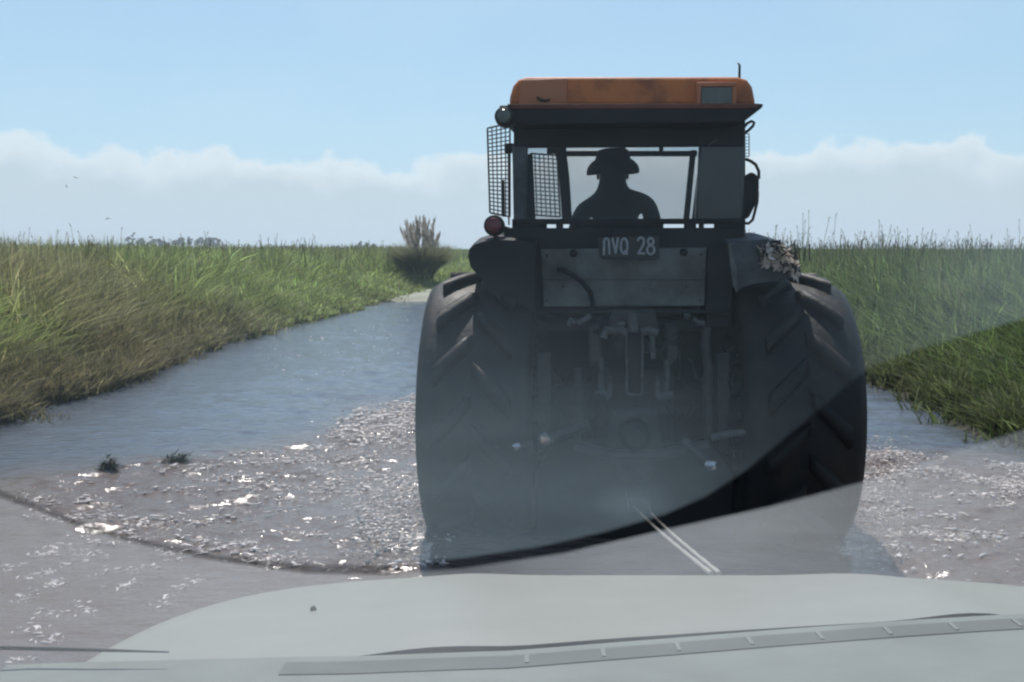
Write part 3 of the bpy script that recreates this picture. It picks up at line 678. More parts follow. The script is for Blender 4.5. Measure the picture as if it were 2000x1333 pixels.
# ------------------------------------------------------------------ the car the picture is taken from
def car():
    M_PAINT = mat('pale_car_paint', (0.235,0.236,0.202), (0.20,0.202,0.176), rough=0.36, scale=1.6)
    M_RUB = mat('black_rubber', (0.02,0.022,0.024), rough=0.7)
    M_COWL = mat('grey_cowl_plastic', (0.145,0.165,0.15), (0.125,0.14,0.13), rough=0.7, scale=6)
    M_VENT_REFL = mat('vent_reflection_grey', (0.085,0.096,0.090), rough=0.9)
    root = empty('car', (0.30, 1.2, 0)); tag(root, 'pale grey car bonnet and windscreen with a painted reflection veil in the foreground following the tractor', 'car')
    ox = Vector((0.30, 1.2, 0))
    # bonnet: crowned sheet, rounded plan, edges rolled down
    hw = 1.11; ym = 0.0; hl = 0.93; n, m_ = 96, 26; vs = []; fs = []
    RP = [atz(px, py, 1.187)-ox for px, py in ((0,1263),(300,1272),(700,1280),(1000,1277),(1300,1257),(1600,1233),(2000,1199))]
    def rear(x): return float(np.interp(x, [p.x for p in RP], [p.y for p in RP]))     # the bonnet's rear shut line
    def outline(w):
        c, s_ = math.cos(w), math.sin(w); e = 2/3.6
        return (abs(c)**e*math.copysign(1,c), abs(s_)**e*math.copysign(1,s_))
    def zbon(x, y, r):
        return 1.205 - (0.092*(r**2) + 0.16*max(0, (r-0.86)/0.14)**2 + 0.088*(y/hl)**2 - 0.012*math.exp(-((abs(x)-0.42)/0.10)**2)*(1-r**4)*min(1,max(0,y)/0.2))
    for i in range(m_+1):
        t = i/m_
        for k in range(n):
            u = -1 + 2*k/(n-1); u = math.copysign(1-(1-abs(u))**1.7, u)
            w = math.acos(max(-1,min(1, math.copysign(abs(u)**1.8, -u)))) if False else None
            xo = u*hw; yf = hl*(max(0.0, 1-abs(u)**3.6))**(1/3.6)
            yr = min(rear(xo), yf); y = yr + (yf-yr)*(1-(1-t)**1.5)
            r = (abs(u)**3.6 + (max(y,0)/hl)**3.6)**(1/3.6)
            vs.append((xo*(1-0.10*y/hl), y, zbon(xo, y, min(r,1))))
    for i in range(m_):
        for k in range(n-1): fs.append((i*n+k, i*n+k+1, (i+1)*n+k+1, (i+1)*n+k))
    bon = MB().add(vs, fs).build('bonnet', M_PAINT, root, smooth=60)
    lipm = MB(); k0 = [Vector(v) for v in vs[:n]]                                      # turned-down rear lip of the bonnet
    lv = k0 + [v+Vector((0,0.004,-0.03)) for v in k0]
    lipm.add(lv, [(k, k+1, n+k+1, n+k) for k in range(n-1)]).build('bonnet_lip', M_RUB, bon)
    # a small stone chip near the left front
    p = atz(612,1190,1.155) - ox
    MB().lathe([(-0.002,0.006),(0.004,0.004),(0.006,0.0005)], 8, p, 'Z').build('stone_chip', M_RUB, root)
    # body below the bonnet
    vs = []; fs = []
    for z, sc_, dy in ((1.02,1.0,0.0),(0.9,1.02,0.03),(0.6,1.02,0.05),(0.45,0.97,0.0)):
        for k in range(n):
            w = math.pi*k/(n-1); a, b = outline(w); vs.append((a*hw*sc_*(1-0.10*b), (b*hl+dy)*1.0+0.02, z))
    for i in range(3):
        for k in range(n-1): fs.append((i*n+k, (i+1)*n+k, (i+1)*n+k+1, i*n+k+1))
    MB().add(vs, fs).build('front_body', M_PAINT, root, smooth=50)
    for s_ in (-1, 1):
        o = MB().box((s_*0.52-0.16,0.86,0.80),(s_*0.52+0.16,0.965,0.92)).build('headlight', M_LENS, root, bevel=0.03)
    MB().box((-0.32,0.9,0.72),(0.32,0.985,0.90)).build('grille', M_RUB, root, bevel=0.02)
    for s_ in (-1, 1): wheel('wheel', s_*0.80, 0.35, 0.38, 0.24, 22, 0.1, root, zc=0.16)
    # cowl behind the bonnet: a panel below the shut line and a strip painting a dash vent reflection
    zc = 1.197; nn = 40; xs_ = [-1.03+2.06*k/nn for k in range(nn+1)]
    def strip(off0, off1, z0, z1, x0=-9, x1=9):
        q = [x for x in xs_ if x0 <= x <= x1]; k = len(q); v = []; f = []
        for (o0, zz) in ((off0,z0),(off1,z1)):
            v += [(x*(1-0.10*max(rear(x),0)), rear(x)+o0, zz - 0.04*(x/hw)**2) for x in q]
        v += [(a_, b_, c_-0.03) for a_, b_, c_ in v]
        for j in range(k-1): f += [(j,j+1,k+j+1,k+j),(2*k+j,3*k+j,3*k+j+1,2*k+j+1),(j,2*k+j,2*k+j+1,j+1),(k+j,k+j+1,3*k+j+1,3*k+j)]
        f += [(0,k,3*k,2*k),(k-1,3*k-1,4*k-1,2*k-1)]
        return MB().add(v, f)
    strip(0.03, -0.008, zc-0.045, zc-0.045).build('bonnet_seal', M_RUB, root)
    cw = strip(-0.006, -0.32, zc, zc+0.010).build('cowl', M_COWL, root)
    vent_refl = strip(-0.028, -0.070, zc+0.0022, zc+0.0037, -0.62, 0.62).build('vent_reflection', M_VENT_REFL, cw)  # dark strip added in place of the dash vent reflection
    for k in range(9):
        x = -0.28+0.105*k; MB().box((x-0.003,rear(x)-0.060,zc-0.005-0.04*(x/hw)**2),(x+0.003,rear(x)-0.034,zc+0.0048-0.04*(x/hw)**2)).build('reflection_tick', mat('reflection_tick', (0.15,0.165,0.155), rough=0.8) if 'reflection_tick' not in bpy.data.materials else bpy.data.materials['reflection_tick'], vent_refl)
    # thin dark rod added for the dash edge reflection at the foot of the glass
    wp = [atz(-60,1264,1.19)-ox, atz(60,1267,1.19)-ox, atz(190,1270,1.195)-ox, atz(330,1274,1.198)-ox]
    MB().tube([Vector(q) for q in wp], [0.003,0.003,0.0025,0.001], 6).build('reflection_line', M_RUB, root)
    # windscreen glass: slabs outlined to paint the dash reflection veil and its dark gap
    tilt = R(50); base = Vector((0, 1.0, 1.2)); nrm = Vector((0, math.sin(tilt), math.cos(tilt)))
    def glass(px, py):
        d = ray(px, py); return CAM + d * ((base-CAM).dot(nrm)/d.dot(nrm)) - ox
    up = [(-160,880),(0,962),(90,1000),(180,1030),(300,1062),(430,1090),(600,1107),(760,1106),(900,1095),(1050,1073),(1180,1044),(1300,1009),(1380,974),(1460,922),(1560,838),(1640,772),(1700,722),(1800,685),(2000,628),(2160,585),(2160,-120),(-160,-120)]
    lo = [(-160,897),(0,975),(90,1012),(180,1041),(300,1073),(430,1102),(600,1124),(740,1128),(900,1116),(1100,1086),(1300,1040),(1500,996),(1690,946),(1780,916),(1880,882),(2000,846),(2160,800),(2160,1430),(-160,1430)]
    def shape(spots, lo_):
        """veil density: a floor of lo_ plus soft patches (pixel, radius, amount) lying on the glass"""
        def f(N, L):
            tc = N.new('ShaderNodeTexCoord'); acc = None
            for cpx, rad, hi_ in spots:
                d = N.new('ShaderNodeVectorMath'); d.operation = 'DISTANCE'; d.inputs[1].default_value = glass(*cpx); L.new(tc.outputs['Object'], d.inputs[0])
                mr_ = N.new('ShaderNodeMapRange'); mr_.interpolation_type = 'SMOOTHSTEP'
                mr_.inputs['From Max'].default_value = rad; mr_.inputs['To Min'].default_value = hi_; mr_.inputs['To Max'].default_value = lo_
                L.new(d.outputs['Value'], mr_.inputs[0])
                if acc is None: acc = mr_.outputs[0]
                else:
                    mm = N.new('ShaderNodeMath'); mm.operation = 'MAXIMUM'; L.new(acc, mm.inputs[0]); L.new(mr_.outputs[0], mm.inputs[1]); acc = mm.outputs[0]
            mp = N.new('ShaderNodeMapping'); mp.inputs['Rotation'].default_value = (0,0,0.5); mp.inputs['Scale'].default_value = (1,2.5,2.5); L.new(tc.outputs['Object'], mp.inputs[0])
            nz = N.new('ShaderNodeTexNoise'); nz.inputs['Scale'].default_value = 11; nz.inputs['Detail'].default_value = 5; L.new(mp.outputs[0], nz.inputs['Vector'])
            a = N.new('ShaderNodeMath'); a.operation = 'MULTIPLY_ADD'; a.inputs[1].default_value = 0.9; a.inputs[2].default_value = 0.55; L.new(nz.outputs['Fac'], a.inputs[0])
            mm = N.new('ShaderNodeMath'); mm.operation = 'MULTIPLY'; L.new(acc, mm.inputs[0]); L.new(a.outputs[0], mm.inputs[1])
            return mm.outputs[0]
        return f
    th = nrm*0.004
    ws = MB().prism([glass(*q) for q in up], th).build('windscreen', volume_mat('reflection_veil', (0.74,0.92,1.0), 26, shape=shape([((880,990),0.26,0.95),((1130,980),0.19,0.85),((1225,985),0.07,1.15),((2100,540),0.165,0.85)], 0.12), g=0.2), root, smooth=0)  # scattering slab shaped as the upper dash reflection, with a painted glow spot
    MB().prism([glass(*q) for q in lo], th).build('reflection_band', volume_mat('reflection_band', (0.97,0.98,0.97), 58, shape=shape([((1380,1050),0.26,1.0),((700,1200),0.3,0.6)], 0.36), g=0.2), ws, smooth=0)  # scattering slab shaped as the lower dash reflection
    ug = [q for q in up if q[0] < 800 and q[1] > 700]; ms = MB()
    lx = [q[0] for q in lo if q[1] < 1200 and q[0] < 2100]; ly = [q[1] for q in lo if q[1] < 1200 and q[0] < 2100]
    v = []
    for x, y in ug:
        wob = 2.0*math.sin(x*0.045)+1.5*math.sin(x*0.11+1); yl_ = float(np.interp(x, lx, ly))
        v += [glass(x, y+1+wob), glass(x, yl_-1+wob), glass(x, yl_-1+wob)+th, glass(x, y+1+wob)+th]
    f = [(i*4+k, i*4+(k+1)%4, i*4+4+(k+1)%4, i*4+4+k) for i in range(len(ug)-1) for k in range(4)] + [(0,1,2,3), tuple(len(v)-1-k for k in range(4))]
    ms.add(v, f).build('reflection_gap', volume_mat('reflection_gap', (0.3,0.3,0.3), 20, 115), ws, smooth=0)  # absorbing strip painting the dark gap between the two reflections
    return root
car()

# tow rope of two strands from the drawbar to the nose of the car, pale near the car, colour darkened to fade it out towards the tractor
M_ROPE = leaf_mat('fadeout_rope', 0.0, 0.8)
h0 = TM @ Vector((0,-1.0,0.53)); rp_ = MB(); rc = []
for e in (-1, 1):
    a = aty(1397+e*8, 1121, 2.10); b = h0 + Vector((e*0.03,0,0)); P = []
    for k in range(41):
        t = k/40; q = a.lerp(b, t); q.z -= 0.010*math.sin(math.pi*t); P.append(q)
    rp_.tube(P, [0.0055+0.0009*math.sin(k*2.1) for k in range(41)], 7)
    for k in range(41):
        t = sstep(0.30, 0.62, k/40); rc += [tuple(np.array((0.29,0.28,0.25))*(1-t)+np.array((0.03,0.027,0.024))*t)]*7
ro_ = rp_.build('tow_rope', M_ROPE)
ca = ro_.data.color_attributes.new('blade_color', 'FLOAT_COLOR', 'POINT')
ca.data.foreach_set('color', np.concatenate([np.array(rc), np.ones((len(rc),1))], 1).astype(np.float32).ravel())
tag(ro_, 'pale double tow rope running from the car bonnet to the tractor drawbar', 'rope')

# ------------------------------------------------------------------ spray, foam, painted sun glints
M_FOAM_AND_GLINT = mat('foam', (0.80,0.75,0.73), (0.50,0.44,0.41), rough=0.4, scale=20)  # also colours the white flecks painting sun glints
def zwater(x, y):
    ix = np.clip(np.searchsorted(xs, x), 0, nx-1); iy = np.clip(np.searchsorted(ys, y), 0, ny-1); return Z[iy, ix]
def flecks(name, poly, n, seed, smin, smax, lift, dens, label, cat, pts=None):
    r = np.random.default_rng(seed); bx = [p[0] for p in poly]; by = [p[1] for p in poly]
    Xc = r.uniform(min(bx), max(bx), n*8); Yc = r.uniform(min(by), max(by), n*8)
    k = polymask(poly, Xc + 0.3*(fbm(Xc*3, Yc*3, 2, 7)-0.5), Yc + 0.3*(fbm(Xc*3, Yc*3, 2, 8)-0.5), 0.12) * dens(Xc, Yc) > r.random(n*8)
    Xc, Yc = Xc[k][:n], Yc[k][:n]
    if pts is not None: Xc, Yc = pts
    n = len(Xc)
    z = zwater(Xc, Yc) + r.random(n)**2.5*lift
    V = []; F = []
    s = smin + (smax-smin)*r.random(n)**2.5
    az = r.normal(0.15, 0.9, n); bend = r.normal(0, 0.5, n); asp = 1.0 + 1.5*r.random(n)**2
    # each fleck is a short bent bead string: 4 rings of 4
    ts = np.array([-1.0,-0.4,0.4,1.0]); rs = np.array([0.25,0.8,0.9,0.2])
    allV = np.zeros((n,4,4,3), np.float32)
    for j in range(4):
        u = ts[j]*s*asp; px_ = Xc + u*np.cos(az) - bend*ts[j]**2*s*np.sin(az); py_ = Yc + u*np.sin(az) + bend*ts[j]**2*s*np.cos(az)
        for q in range(4):
            w = q*math.pi/2 + 0.4; rad_ = rs[j]*s*0.55*(0.7+0.6*r.random(n))
            allV[:,j,q,0] = px_ - np.sin(az)*np.cos(w)*rad_; allV[:,j,q,1] = py_ + np.cos(az)*np.cos(w)*rad_; allV[:,j,q,2] = z + np.sin(w)*rad_
    base = np.arange(n)*16; Q = []
    for j in range(3):
        for q in range(4): Q.append(np.stack([base+j*4+q, base+j*4+(q+1)%4, base+(j+1)*4+(q+1)%4, base+(j+1)*4+q], 1))
    Q.append(np.stack([base+3,base+2,base+1,base], 1)); Q.append(np.stack([base+12,base+13,base+14,base+15], 1))
    o = np_mesh(name, allV.reshape(-1,3), np.concatenate(Q), np.zeros((0,3),int), M_FOAM_AND_GLINT, smooth=True)
    tag(o, label, cat, kind='stuff'); return o
cl = lambda X, Y: np.clip((fbm(X*1.5+Y*1.0, Y*5.0-X*0.8, 4, 51)-0.50)*9, 0.03, 1)
flecks('splash', CHURN_L, 3400, 3, 0.004, 0.022, 0.03, cl, 'white flecks of churned water left of the tractor', 'splash')
flecks('splash', CHURN_R, 2600, 4, 0.004, 0.020, 0.04, cl, 'white flecks of churned water right of the tractor', 'splash')
STREAKS = [[(55,1130),(95,1118),(142,1100)],[(70,1150),(125,1135)],[(95,1072),(145,1063)],[(140,1080),(195,1090)],[(178,1060),(215,1068)],[(296,1068),(330,1078),(342,1098)],[(248,1117),(315,1103)],
           [(328,1168),(345,1148)],[(80,1198),(112,1200)],[(142,1178),(166,1196)],[(34,1166),(50,1170)],[(42,1226),(68,1232)],[(292,1183),(332,1180)],[(415,1082),(450,1064)],[(366,1142),(386,1130)],[(60,1090),(120,1082)],
           [(210,1040),(260,1030),(330,1020)],[(260,1062),(300,1052)],[(455,1072),(500,1058)],[(10,1110),(30,1106)],[(225,1150),(262,1140)],[(90,1245),(120,1252)],[(20,1290),(45,1286)],[(190,1120),(225,1112)]]
fr_ = np.random.default_rng(5); FX, FY = [], []
for st_ in STREAKS:
    w_ = W2(st_)
    for (x0_, y0_), (x1_, y1_) in zip(w_[:-1], w_[1:]):
        m_ = int(14 + 90*math.hypot(x1_-x0_, y1_-y0_)); t_ = fr_.random(m_)
        FX.append(x0_+(x1_-x0_)*t_ + fr_.normal(0,0.035,m_)); FY.append(y0_+(y1_-y0_)*t_ + fr_.normal(0,0.035,m_))
flecks('foam', CHURN_L, 10, 6, 0.003, 0.017, 0.002, lambda X, Y: X*0+1, 'streaks of pale foam drifting on the muddy water beside the bonnet', 'foam', (np.concatenate(FX), np.concatenate(FY)))
GLINT_P = W2([(806,785),(700,812),(630,850),(660,872),(808,850)])
flecks('splash', GLINT_P, 900, 9, 0.009, 0.034, 0.09, lambda X, Y: X*0+1, 'white flecks painting sun glints on the water beside the left tyre', 'splash')  # white flecks stand in for sun glints
flecks('splash', W2([(500,670),(800,620),(808,800),(560,850)]), 130, 15, 0.006, 0.022, 0.0, lambda X, Y: X*0+1, 'scattered bright flecks on the calm water left of the tractor', 'splash')
flecks('splash', W2([(815,960),(720,960),(690,1080),(760,1110),(825,1100)]), 1300, 10, 0.004, 0.018, 0.30, lambda X, Y: X*0+1, 'spray thrown up at the foot of the left tyre', 'splash')
flecks('splash', W2([(1650,890),(1760,890),(1780,1000),(1760,1080),(1650,1090)]), 1500, 12, 0.004, 0.014, 0.20, lambda X, Y: X*0+1, 'spray thrown up at the foot of the right tyre', 'splash')

def floating_weed(px, py, wid, seed, label):
    c = atz(px, py); r = random.Random(seed); V = []; F = []; C_ = []
    for i in range(170):
        p = Vector((max(-wid*0.7,min(wid*0.7,r.gauss(0, wid*0.35))), max(-0.09,min(0.09,r.gauss(0, 0.05))), abs(r.gauss(0,0.03))+0.02)); a = Vector((r.gauss(0,1), r.gauss(0,0.6), r.gauss(0,0.4))).normalized(); b = a.cross(Vector((0.2,0.3,1))).normalized()
        l = r.uniform(0.02,0.06); w = r.uniform(0.004,0.010); k = len(V); V += [p-a*l, p+b*w, p+a*l, p-b*w]; F.append((k,k+1,k+2,k+3)); C_ += [r.choice([(0.02,0.035,0.015),(0.03,0.04,0.02),(0.015,0.02,0.012)])]*4
    o = np_mesh('floating_weed', np.array([tuple(v) for v in V]), np.array(F), np.zeros((0,3),int), M_LEAF, np.array(C_)); o.location = (c.x, c.y, 0.0)
    tag(o, label, 'water weed', 'weed riding on the wake crest')
floating_weed(345, 904, 0.16, 1, 'dark green weed on the wake crest, the clump nearer to the tractor')
floating_weed(212, 916, 0.12, 2, 'dark green weed on the wake crest, the clump farther from the tractor')

# ------------------------------------------------------------------ grass
M_GRASS = leaf_mat('grass_blades', 0.42)
def blades(name, X, Y, Zb, H, Wd, lean, leanaz, colr, tipc, label, cat, m=M_GRASS):
    n = len(X); st = np.array([0.0,0.42,0.78,1.0]); face = rng.uniform(0, 6.283, n)
    V = np.zeros((n,7,3), np.float32); Cc = np.zeros((n,7,3), np.float32)
    wx, wy = np.cos(face), np.sin(face)
    for j, t in enumerate(st):
        off = lean*H*t**1.9; zz = Zb + H*t*(1-0.28*np.clip(lean,0,1.3)*t)
        cx_, cy_ = X + off*np.cos(leanaz), Y + off*np.sin(leanaz)
        c = colr*(1-t) + tipc*t
        if j < 3:
            w = Wd*(1.0, 0.85, 0.5)[j]*0.5
            V[:,2*j] = np.stack([cx_-wx*w, cy_-wy*w, zz], 1); V[:,2*j+1] = np.stack([cx_+wx*w, cy_+wy*w, zz], 1); Cc[:,2*j] = c; Cc[:,2*j+1] = c
        else: V[:,6] = np.stack([cx_, cy_, zz], 1); Cc[:,6] = c
    b = np.arange(n)*7
    Q = np.concatenate([np.stack([b,b+1,b+3,b+2],1), np.stack([b+2,b+3,b+5,b+4],1)]); Tr = np.stack([b+4,b+5,b+6],1)
    o = np_mesh(name, V.reshape(-1,3), Q, Tr, m, Cc.reshape(-1,3)); tag(o, label, cat, kind='stuff'); return o

def scatter(side, n, ymin, ymax, depth, seed):
    """tufts along a bank, thinning with distance from the camera"""
    r = np.random.default_rng(seed)
    y = ymin*(ymax/ymin)**r.random(n)
    d = depth*r.random(n)**1.5*np.clip(y/14, 0.6, 6)
    d = d - 0.7*(r.random(n) < 0.12)
    x = left_edge(y) - d if side < 0 else right_edge(y) + d
    keep = (np.abs(x) < 0.60*y + 1.6)
    return x[keep], y[keep], d[keep]

OLIVE = np.array((0.150,0.140,0.066)); GREEN = np.array((0.088,0.125,0.048)); STRAW = np.array((0.26,0.225,0.13)); BRIGHT = np.array((0.15,0.225,0.05)); DARK = np.array((0.04,0.05,0.018)); BROWN = np.array((0.09,0.07,0.04))
def mixc(a, b, t): return a*(1-t[:,None]) + b*t[:,None]
def grass(side, ntuft, per, seed, name, label):
    """arching tufts, each with its own colour, height and lean, so that the stand reads as clumps"""
    r = np.random.default_rng(seed+100)
    x, y, d = scatter(side, ntuft, 6.5, 110, 9.0, seed)
    nt_ = len(x); rt = lambda a: np.repeat(a, per)
    tone = rt(np.exp(r.normal(-0.08, 0.50, nt_))); tall = rt(0.52+0.66*r.random(nt_)**0.8); tlean = rt(r.uniform(0, 6.283, nt_)); tkind = rt(r.random(nt_)); tspr = rt(0.6+0.8*r.random(nt_))
    x = rt(x); y = rt(y); d = rt(d); n = len(x)
    sp = (0.06 + 0.010*y)*tspr; az = r.uniform(0, 6.283, n); q = r.random(n)**0.6
    x = x + np.cos(az)*sp*q; y = y + np.sin(az)*sp*q
    ed = (left_edge(y) - x) if side < 0 else (x - right_edge(y))
    k = (ed > -0.15) | ((ed > -0.9) & (fbm(x*1.3, y*1.3, 3, seed+9) > 0.56) & (r.random(n) < 0.8)); x, y, d, ed, az, tone, tall, tlean, tkind = [v[k] for v in (x, y, d, ed, az, tone, tall, tlean, tkind)]; n = len(x)
    gz = ground_z(x, y); dist = np.hypot(x, y)
    clump = fbm(x*0.45, y*0.45, 3, seed+3); cl2 = fbm(x*1.6, y*1.6, 2, seed+4)
    full = (2.06 if side < 0 else 1.92) + 0.42*(clump-0.5) + 0.16*(cl2-0.5) - gz          # the tall stand reaches about eye level
    H = np.interp(ed, [-0.9,0,0.5,1.6,3.0,4.5], [0.10,0.20,0.34,0.70,1.06,1.16])*full
    if side < 0: H = H*(1-0.45*sstep(20,30,y)*sstep(6,2,ed))
    H = H*(0.62 + 0.38*r.random(n))*tall*(0.75+0.45*cl2)
    H = np.minimum(H, full)
    Wd = (0.008 + 0.00135*dist)*(0.6+0.8*r.random(n))
    lean = np.clip(r.normal(0.66, 0.40, n), 0.03, 1.6)
    la = np.where(r.random(n) < 0.6, az, tlean + r.normal(0, 0.5, n))
    t1 = sstep(0.35, 0.65, fbm(x*0.30, y*0.22, 3, seed+5)); t2 = r.random(n)**2
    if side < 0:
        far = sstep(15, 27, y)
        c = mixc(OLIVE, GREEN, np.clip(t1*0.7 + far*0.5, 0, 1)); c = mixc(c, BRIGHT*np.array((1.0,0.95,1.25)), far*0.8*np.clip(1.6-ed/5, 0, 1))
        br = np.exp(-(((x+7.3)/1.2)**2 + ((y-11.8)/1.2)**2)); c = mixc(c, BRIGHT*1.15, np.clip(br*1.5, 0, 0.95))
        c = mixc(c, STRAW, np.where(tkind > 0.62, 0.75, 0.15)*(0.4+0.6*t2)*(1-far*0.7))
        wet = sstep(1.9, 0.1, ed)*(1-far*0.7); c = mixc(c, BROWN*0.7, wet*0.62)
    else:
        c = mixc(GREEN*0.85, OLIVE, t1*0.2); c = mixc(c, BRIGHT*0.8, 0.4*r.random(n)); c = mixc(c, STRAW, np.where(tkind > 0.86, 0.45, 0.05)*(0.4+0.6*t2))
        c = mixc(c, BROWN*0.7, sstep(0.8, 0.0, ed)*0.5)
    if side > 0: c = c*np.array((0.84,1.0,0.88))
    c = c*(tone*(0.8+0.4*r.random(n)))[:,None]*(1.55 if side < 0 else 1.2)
    tip = mixc(c*1.15, STRAW*1.5, (0.5 if side < 0 else 0.25)*r.random(n))
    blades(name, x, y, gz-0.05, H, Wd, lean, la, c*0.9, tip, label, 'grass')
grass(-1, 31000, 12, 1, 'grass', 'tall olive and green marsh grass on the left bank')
grass(1, 18000, 12, 2, 'grass', 'tall green marsh grass on the right bank')
# far field and the end of the flooded stretch
def far_grass():
    r = np.random.default_rng(77); n = 60000
    y = 41*(420/41)**r.random(n); x = r.uniform(-0.6, 0.6, n)*y
    k = ~((x > left_edge(np.minimum(y,46))+0.4) & (y < 44)); x, y = x[k], y[k]; n = len(x)
    near_track = (x > -3.4) & (x < 3.5) & (y < 70)
    gz = ground_z(x, y); H = (1.22 + 0.15*r.random(n))*(0.7+0.35*r.random(n)); H = np.where(near_track, 0.45*H, H)
    c = mixc(GREEN*1.15, OLIVE, r.random(n)*0.6); c = mixc(c, BRIGHT, 0.7*near_track + 0.25*r.random(n)); c = c*(1.4*np.exp(r.normal(0,0.25,n)))[:,None]
    blades('grass', x, y, gz-0.03, H, 0.0016*y*(0.6+0.8*r.random(n)), np.clip(r.normal(0.3,0.2,n),0,1), r.uniform(0,6.28,n), c, c*1.15, 'green grassland stretching to the horizon beyond the flooded track', 'grass')
far_grass()
# seed stalks standing over the grass
def stalks(side, n, seed, label):
    r = np.random.default_rng(seed)
    y = 11*(70/11)**r.random(n); d = 2.5 + 14*r.random(n)
    x = left_edge(y) - d if side < 0 else right_edge(y) + d*0.7
    k = np.abs(x) < 0.58*y; x, y = x[k], y[k]; n = len(x)
    gz = ground_z(x, y)
    dens = fbm(x*0.35, y*0.35, 2, seed)
    extra = (0.02 + 0.45*r.random(n)**1.8*np.clip((dens-0.3)*3,0.2,1.5)) if side > 0 else (0.06 + 0.28*r.random(n)**3*np.clip((dens-0.35)*4,0.1,1.6))
    H = 1.75 - gz + extra*np.clip(y/18, 0.6, 1.6)
    V = []; Q = []; Cc = []
    for i in range(n):
        w = 0.0014 + 0.00020*y[i]; la = r.uniform(0, 6.28); le = r.uniform(0.02, 0.30)*H[i]
        b = Vector((x[i], y[i], gz[i])); t = b + Vector((math.cos(la)*le, math.sin(la)*le*0.5, H[i])); m1 = b.lerp(t, 0.6) - Vector((math.cos(la)*le*0.12,0,0))
        c = (0.07,0.08,0.045) if r.random() < 0.7 else (0.20,0.17,0.10)
        k = len(V); s_ = Vector((w,0,0)); V += [b-s_, b+s_, m1+s_, m1-s_, t+s_*0.7, t-s_*0.7]; Q += [(k,k+1,k+2,k+3),(k+3,k+2,k+4,k+5)]; Cc += [c]*6
        # seed head: two crossed lozenges, or a side sprig
        hl = r.uniform(0.05,0.12); hw_ = 0.003+0.00035*y[i]; dirv = Vector((math.cos(la)*0.5, 0, 1)).normalized(); k = len(V); sd_ = Vector((hw_,0,0)); sy = Vector((0,hw_,0))
        hc = (0.09,0.075,0.045); p = t
        V += [p-dirv*hl*0.2, p+sd_+dirv*hl*0.3, p+dirv*hl, p-sd_+dirv*hl*0.3]; Q.append((k,k+1,k+2,k+3)); Cc += [hc]*4
        k = len(V); V += [p-dirv*hl*0.2, p+sy+dirv*hl*0.3, p+dirv*hl, p-sy+dirv*hl*0.3]; Q.append((k,k+1,k+2,k+3)); Cc += [hc]*4
        for _ in range(2):
            q0 = m1.lerp(t, r.uniform(0.3,0.95)); aa = r.uniform(-1,1); q1 = q0 + Vector((aa*0.13, 0, r.uniform(0.03,0.12))); k = len(V)
            V += [q0-s_*0.8, q0+s_*0.8, q1+s_*0.4, q1-s_*0.4]; Q.append((k,k+1,k+2,k+3)); Cc += [c]*4
    o = np_mesh('seed_stalks', np.array([tuple(v) for v in V]), np.array(Q), np.zeros((0,3),int), M_GRASS, np.array(Cc)); tag(o, label, 'seed stalks', kind='stuff')
stalks(1, 1500, 5, 'thin dark seed stalks standing above the right bank grass against the sky')
stalks(-1, 900, 6, 'thin seed stalks poking above the left bank grass')

# pampas grass
def pampas():
    c = aty(822, 527, 42.0); c.z = 0.5
    root = empty('pampas_grass', c); tag(root, 'large pampas grass clump with upright tan plumes at the far bend', 'plant')
    r = np.random.default_rng(8); n = 3600
    az = r.uniform(0, 6.283, n); q = r.random(n)**0.5*0.5; H = r.uniform(0.8, 1.85, n)
    col = mixc(np.array((0.085,0.10,0.06)), np.array((0.20,0.21,0.12)), r.random(n)); col = mixc(col, STRAW, 0.3*r.random(n)**3)
    o = blades('leaves', q*np.cos(az), q*np.sin(az), np.zeros(n), H, np.full(n, 0.034), np.clip(r.normal(0.70,0.25,n),0.05,1.2), az, col, col*1.2, None, None)
    o.parent = root; 
    if 'kind' in o: del o['kind']
    M_PL = leaf_mat('plume', 0.6)
    for i in range(34):
        a = r.uniform(0,6.28); qq = 0.55*r.random()**0.6; bx_, by_ = qq*math.cos(a), qq*math.sin(a); h = r.uniform(2.1,2.95) - qq*0.8; m = 150
        t = r.random(m); px_ = bx_*(1+0.9*t) + r.normal(0,0.045,m)*np.sin(np.pi*np.clip(t*0.9+0.1,0,1)); py_ = by_*(1+0.9*t); z0 = h - 1.0 + 0.9*t
        cc = mixc(np.array((0.36,0.335,0.30)), np.array((0.56,0.52,0.46)), r.random(m))
        p = blades('plume', px_, py_, z0, r.uniform(0.12,0.22,m), np.full(m,0.022), np.full(m,0.25), r.uniform(0,6.28,m), cc, cc, None, None, M_PL); p.parent = root
        if 'kind' in p: del p['kind']
pampas()

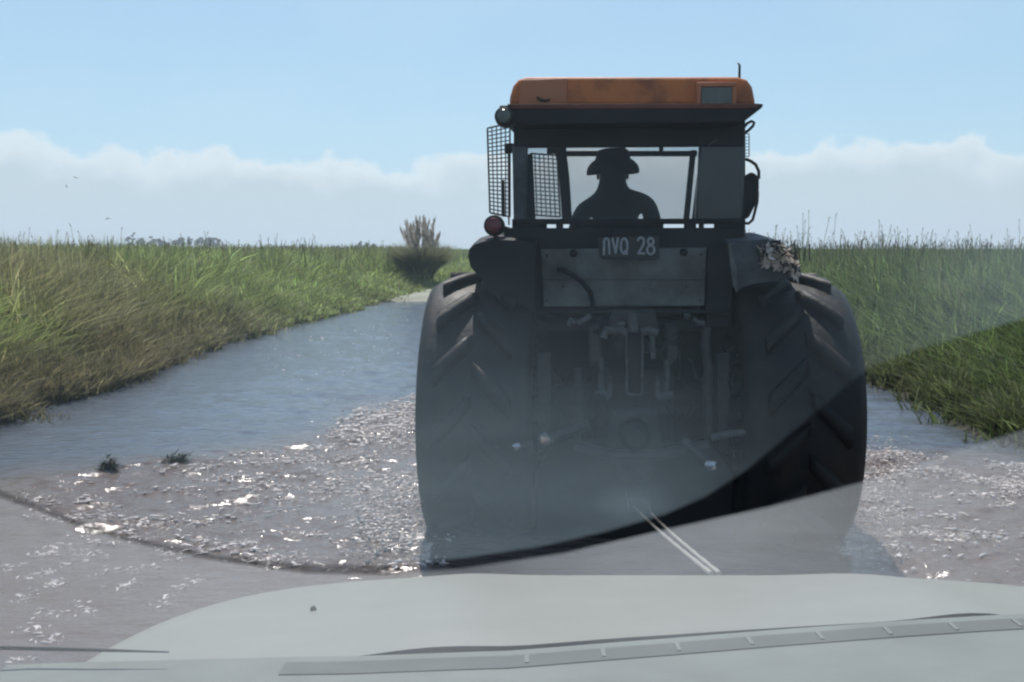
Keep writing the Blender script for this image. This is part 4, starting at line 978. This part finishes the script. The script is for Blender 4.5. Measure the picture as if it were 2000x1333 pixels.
# distant trees: bark trunk, crown of small leaf faces
M_BARK = mat('bark', (0.05,0.04,0.03), (0.08,0.065,0.05), rough=0.9, scale=3)
M_TREE = leaf_mat('tree_leaves', 0.25)
def tree(px, top, w_px, Y, seed, label):
    b = aty(px, 480, Y); h = aty(px, top-4, Y).z - 0.4; rad_ = w_px/FPX*Y/2
    root = empty('tree', (b.x, Y, 0.4)); tag(root, label, 'tree', 'trees on the far horizon')
    r = np.random.default_rng(seed)
    mb = MB(); mb.tube([(0,0,0),(0.1,0,h*0.4),(0,0.1,h*0.85)], [0.25,0.18,0.06], 7)
    for k in range(5):
        a = r.uniform(0,6.28); z = h*r.uniform(0.3,0.6); mb.tube([(0.05,0,z),(rad_*0.6*math.cos(a), rad_*0.6*math.sin(a), z+h*0.22)], [0.10,0.03], 5)
    mb.build('trunk', M_BARK, root)
    n = 1500; nl = 9; lc = np.stack([r.normal(0,0.42,nl)*rad_, r.normal(0,0.42,nl)*rad_, h*(0.62+0.13*r.normal(0,1,nl))], 1); lr = rad_*r.uniform(0.35,0.6,nl)
    k = r.integers(0, nl, n); d = r.normal(0,1,(n,3)); d /= np.linalg.norm(d, axis=1)[:,None]
    P = lc[k] + d*lr[k][:,None]*(r.random(n)**0.33)[:,None]*np.array((1,1,0.75)); P[:,2] = np.clip(P[:,2], h*0.25, h)
    u = r.normal(0,1,(n,3)); u /= np.linalg.norm(u, axis=1)[:,None]; v = np.cross(u, r.normal(0,1,(n,3))); v /= np.linalg.norm(v, axis=1)[:,None]; s_ = 0.28+0.25*r.random(n)
    V = np.stack([P-u*s_[:,None], P+v*s_[:,None]*0.6, P+u*s_[:,None], P-v*s_[:,None]*0.6], 1).reshape(-1,3)
    cc = np.repeat(mixc(np.array((0.030,0.05,0.02)), np.array((0.06,0.085,0.03)), r.random(n)), 4, 0)
    i_ = np.arange(n)*4; o = np_mesh('crown', V, np.stack([i_,i_+1,i_+2,i_+3],1), np.zeros((0,3),int), M_TREE, cc); o.parent = root
TREES = [(252,460,9,'slim dark tree at the left end of the far tree row'),(260,457,8,'tallest slim tree at the left end of the far tree row'),(276,466,22,'low rounded tree right of the two slim horizon trees'),(298,467,16,'small bushy tree in the gap of the far row'),(318,468,24,'broad low tree just before the sky gap in the far row'),
         (350,463,22,'rounded tree first after the sky gap in the far row'),(370,464,11,'narrow tree beside the rounded one in the far row'),(385,465,9,'thin sparse tree in the middle of the right group'),(397,463,15,'flat topped tree in the right group of the far row'),(415,463,16,'dense tree second from the right end of the far row'),(427,466,10,'small tree at the right end of the far row')]
for i_, (px, tp, w_, lb) in enumerate(TREES): tree(px, tp, w_, 520 + (i_*37) % 60, 200+i_, lb)
for i_, (px, tp, w_, lb) in enumerate([(704,474,8,'tiny far tree left of its pair beside the pampas grass'),(716,475,8,'tiny far tree in the middle between marsh grass and pampas'),(730,476,9,'tiny far tree nearest to the pampas grass')]): tree(px, tp, w_, 520, 300+i_, lb)

# birds
M_BIRD = mat('bird_feathers', (0.03,0.03,0.035), (0.06,0.06,0.06), rough=0.8, scale=20)
def bird(px, py, span, roll, flap, label):
    b = aty(px, py, 60.0); s_ = span/2
    m = MB(); m.tube([(0,-0.5*s_,0),(0,-0.25*s_,0.01),(0,0.2*s_,0.02),(0,0.5*s_,0.0)], [0.01*s_,0.10*s_,0.12*s_,0.03*s_], 8)
    o = m.build('bird', M_BIRD); o.location = b; o.rotation_euler = (0, roll, R(60))
    tag(o, label, 'bird', 'birds flying over the left bank')
    for e in (-1, 1):
        w = MB().prism([(0,0.22*s_,0.02),(e*0.5*s_,0.30*s_,flap*s_*0.5),(e*s_,0.0,flap*s_),(e*0.5*s_,-0.05*s_,flap*s_*0.5),(0,-0.15*s_,0.02)], (0,0,-0.012)); w.build('wing', M_BIRD, o)
bird(149,348,0.40,0.1,0.35,'small dark bird, highest of the three over the left bank')
bird(130,365,0.26,0.9,0.6,'smallest dark bird, just below and left of the highest one')
bird(211,427,0.42,-0.2,-0.3,'dark bird flying lowest, nearest to the grass tops')

# ------------------------------------------------------------------ air
hz = MB().box((-1500,-60,-1.5),(1500,1600,40)).build('haze', (lambda m: m)(bpy.data.materials.new('haze_air')), smooth=0)
hm = hz.data.materials[0]; hm.use_nodes = True; N_ = hm.node_tree.nodes; N_.clear()
pv = N_.new('ShaderNodeVolumePrincipled'); pv.inputs['Color'].default_value = (0.80,0.90,1.0,1); pv.inputs['Density'].default_value = 0.0007; pv.inputs['Anisotropy'].default_value = 0.2
ho = N_.new('ShaderNodeOutputMaterial'); hm.node_tree.links.new(pv.outputs[0], ho.inputs['Volume'])
tag(hz, kind='stuff')
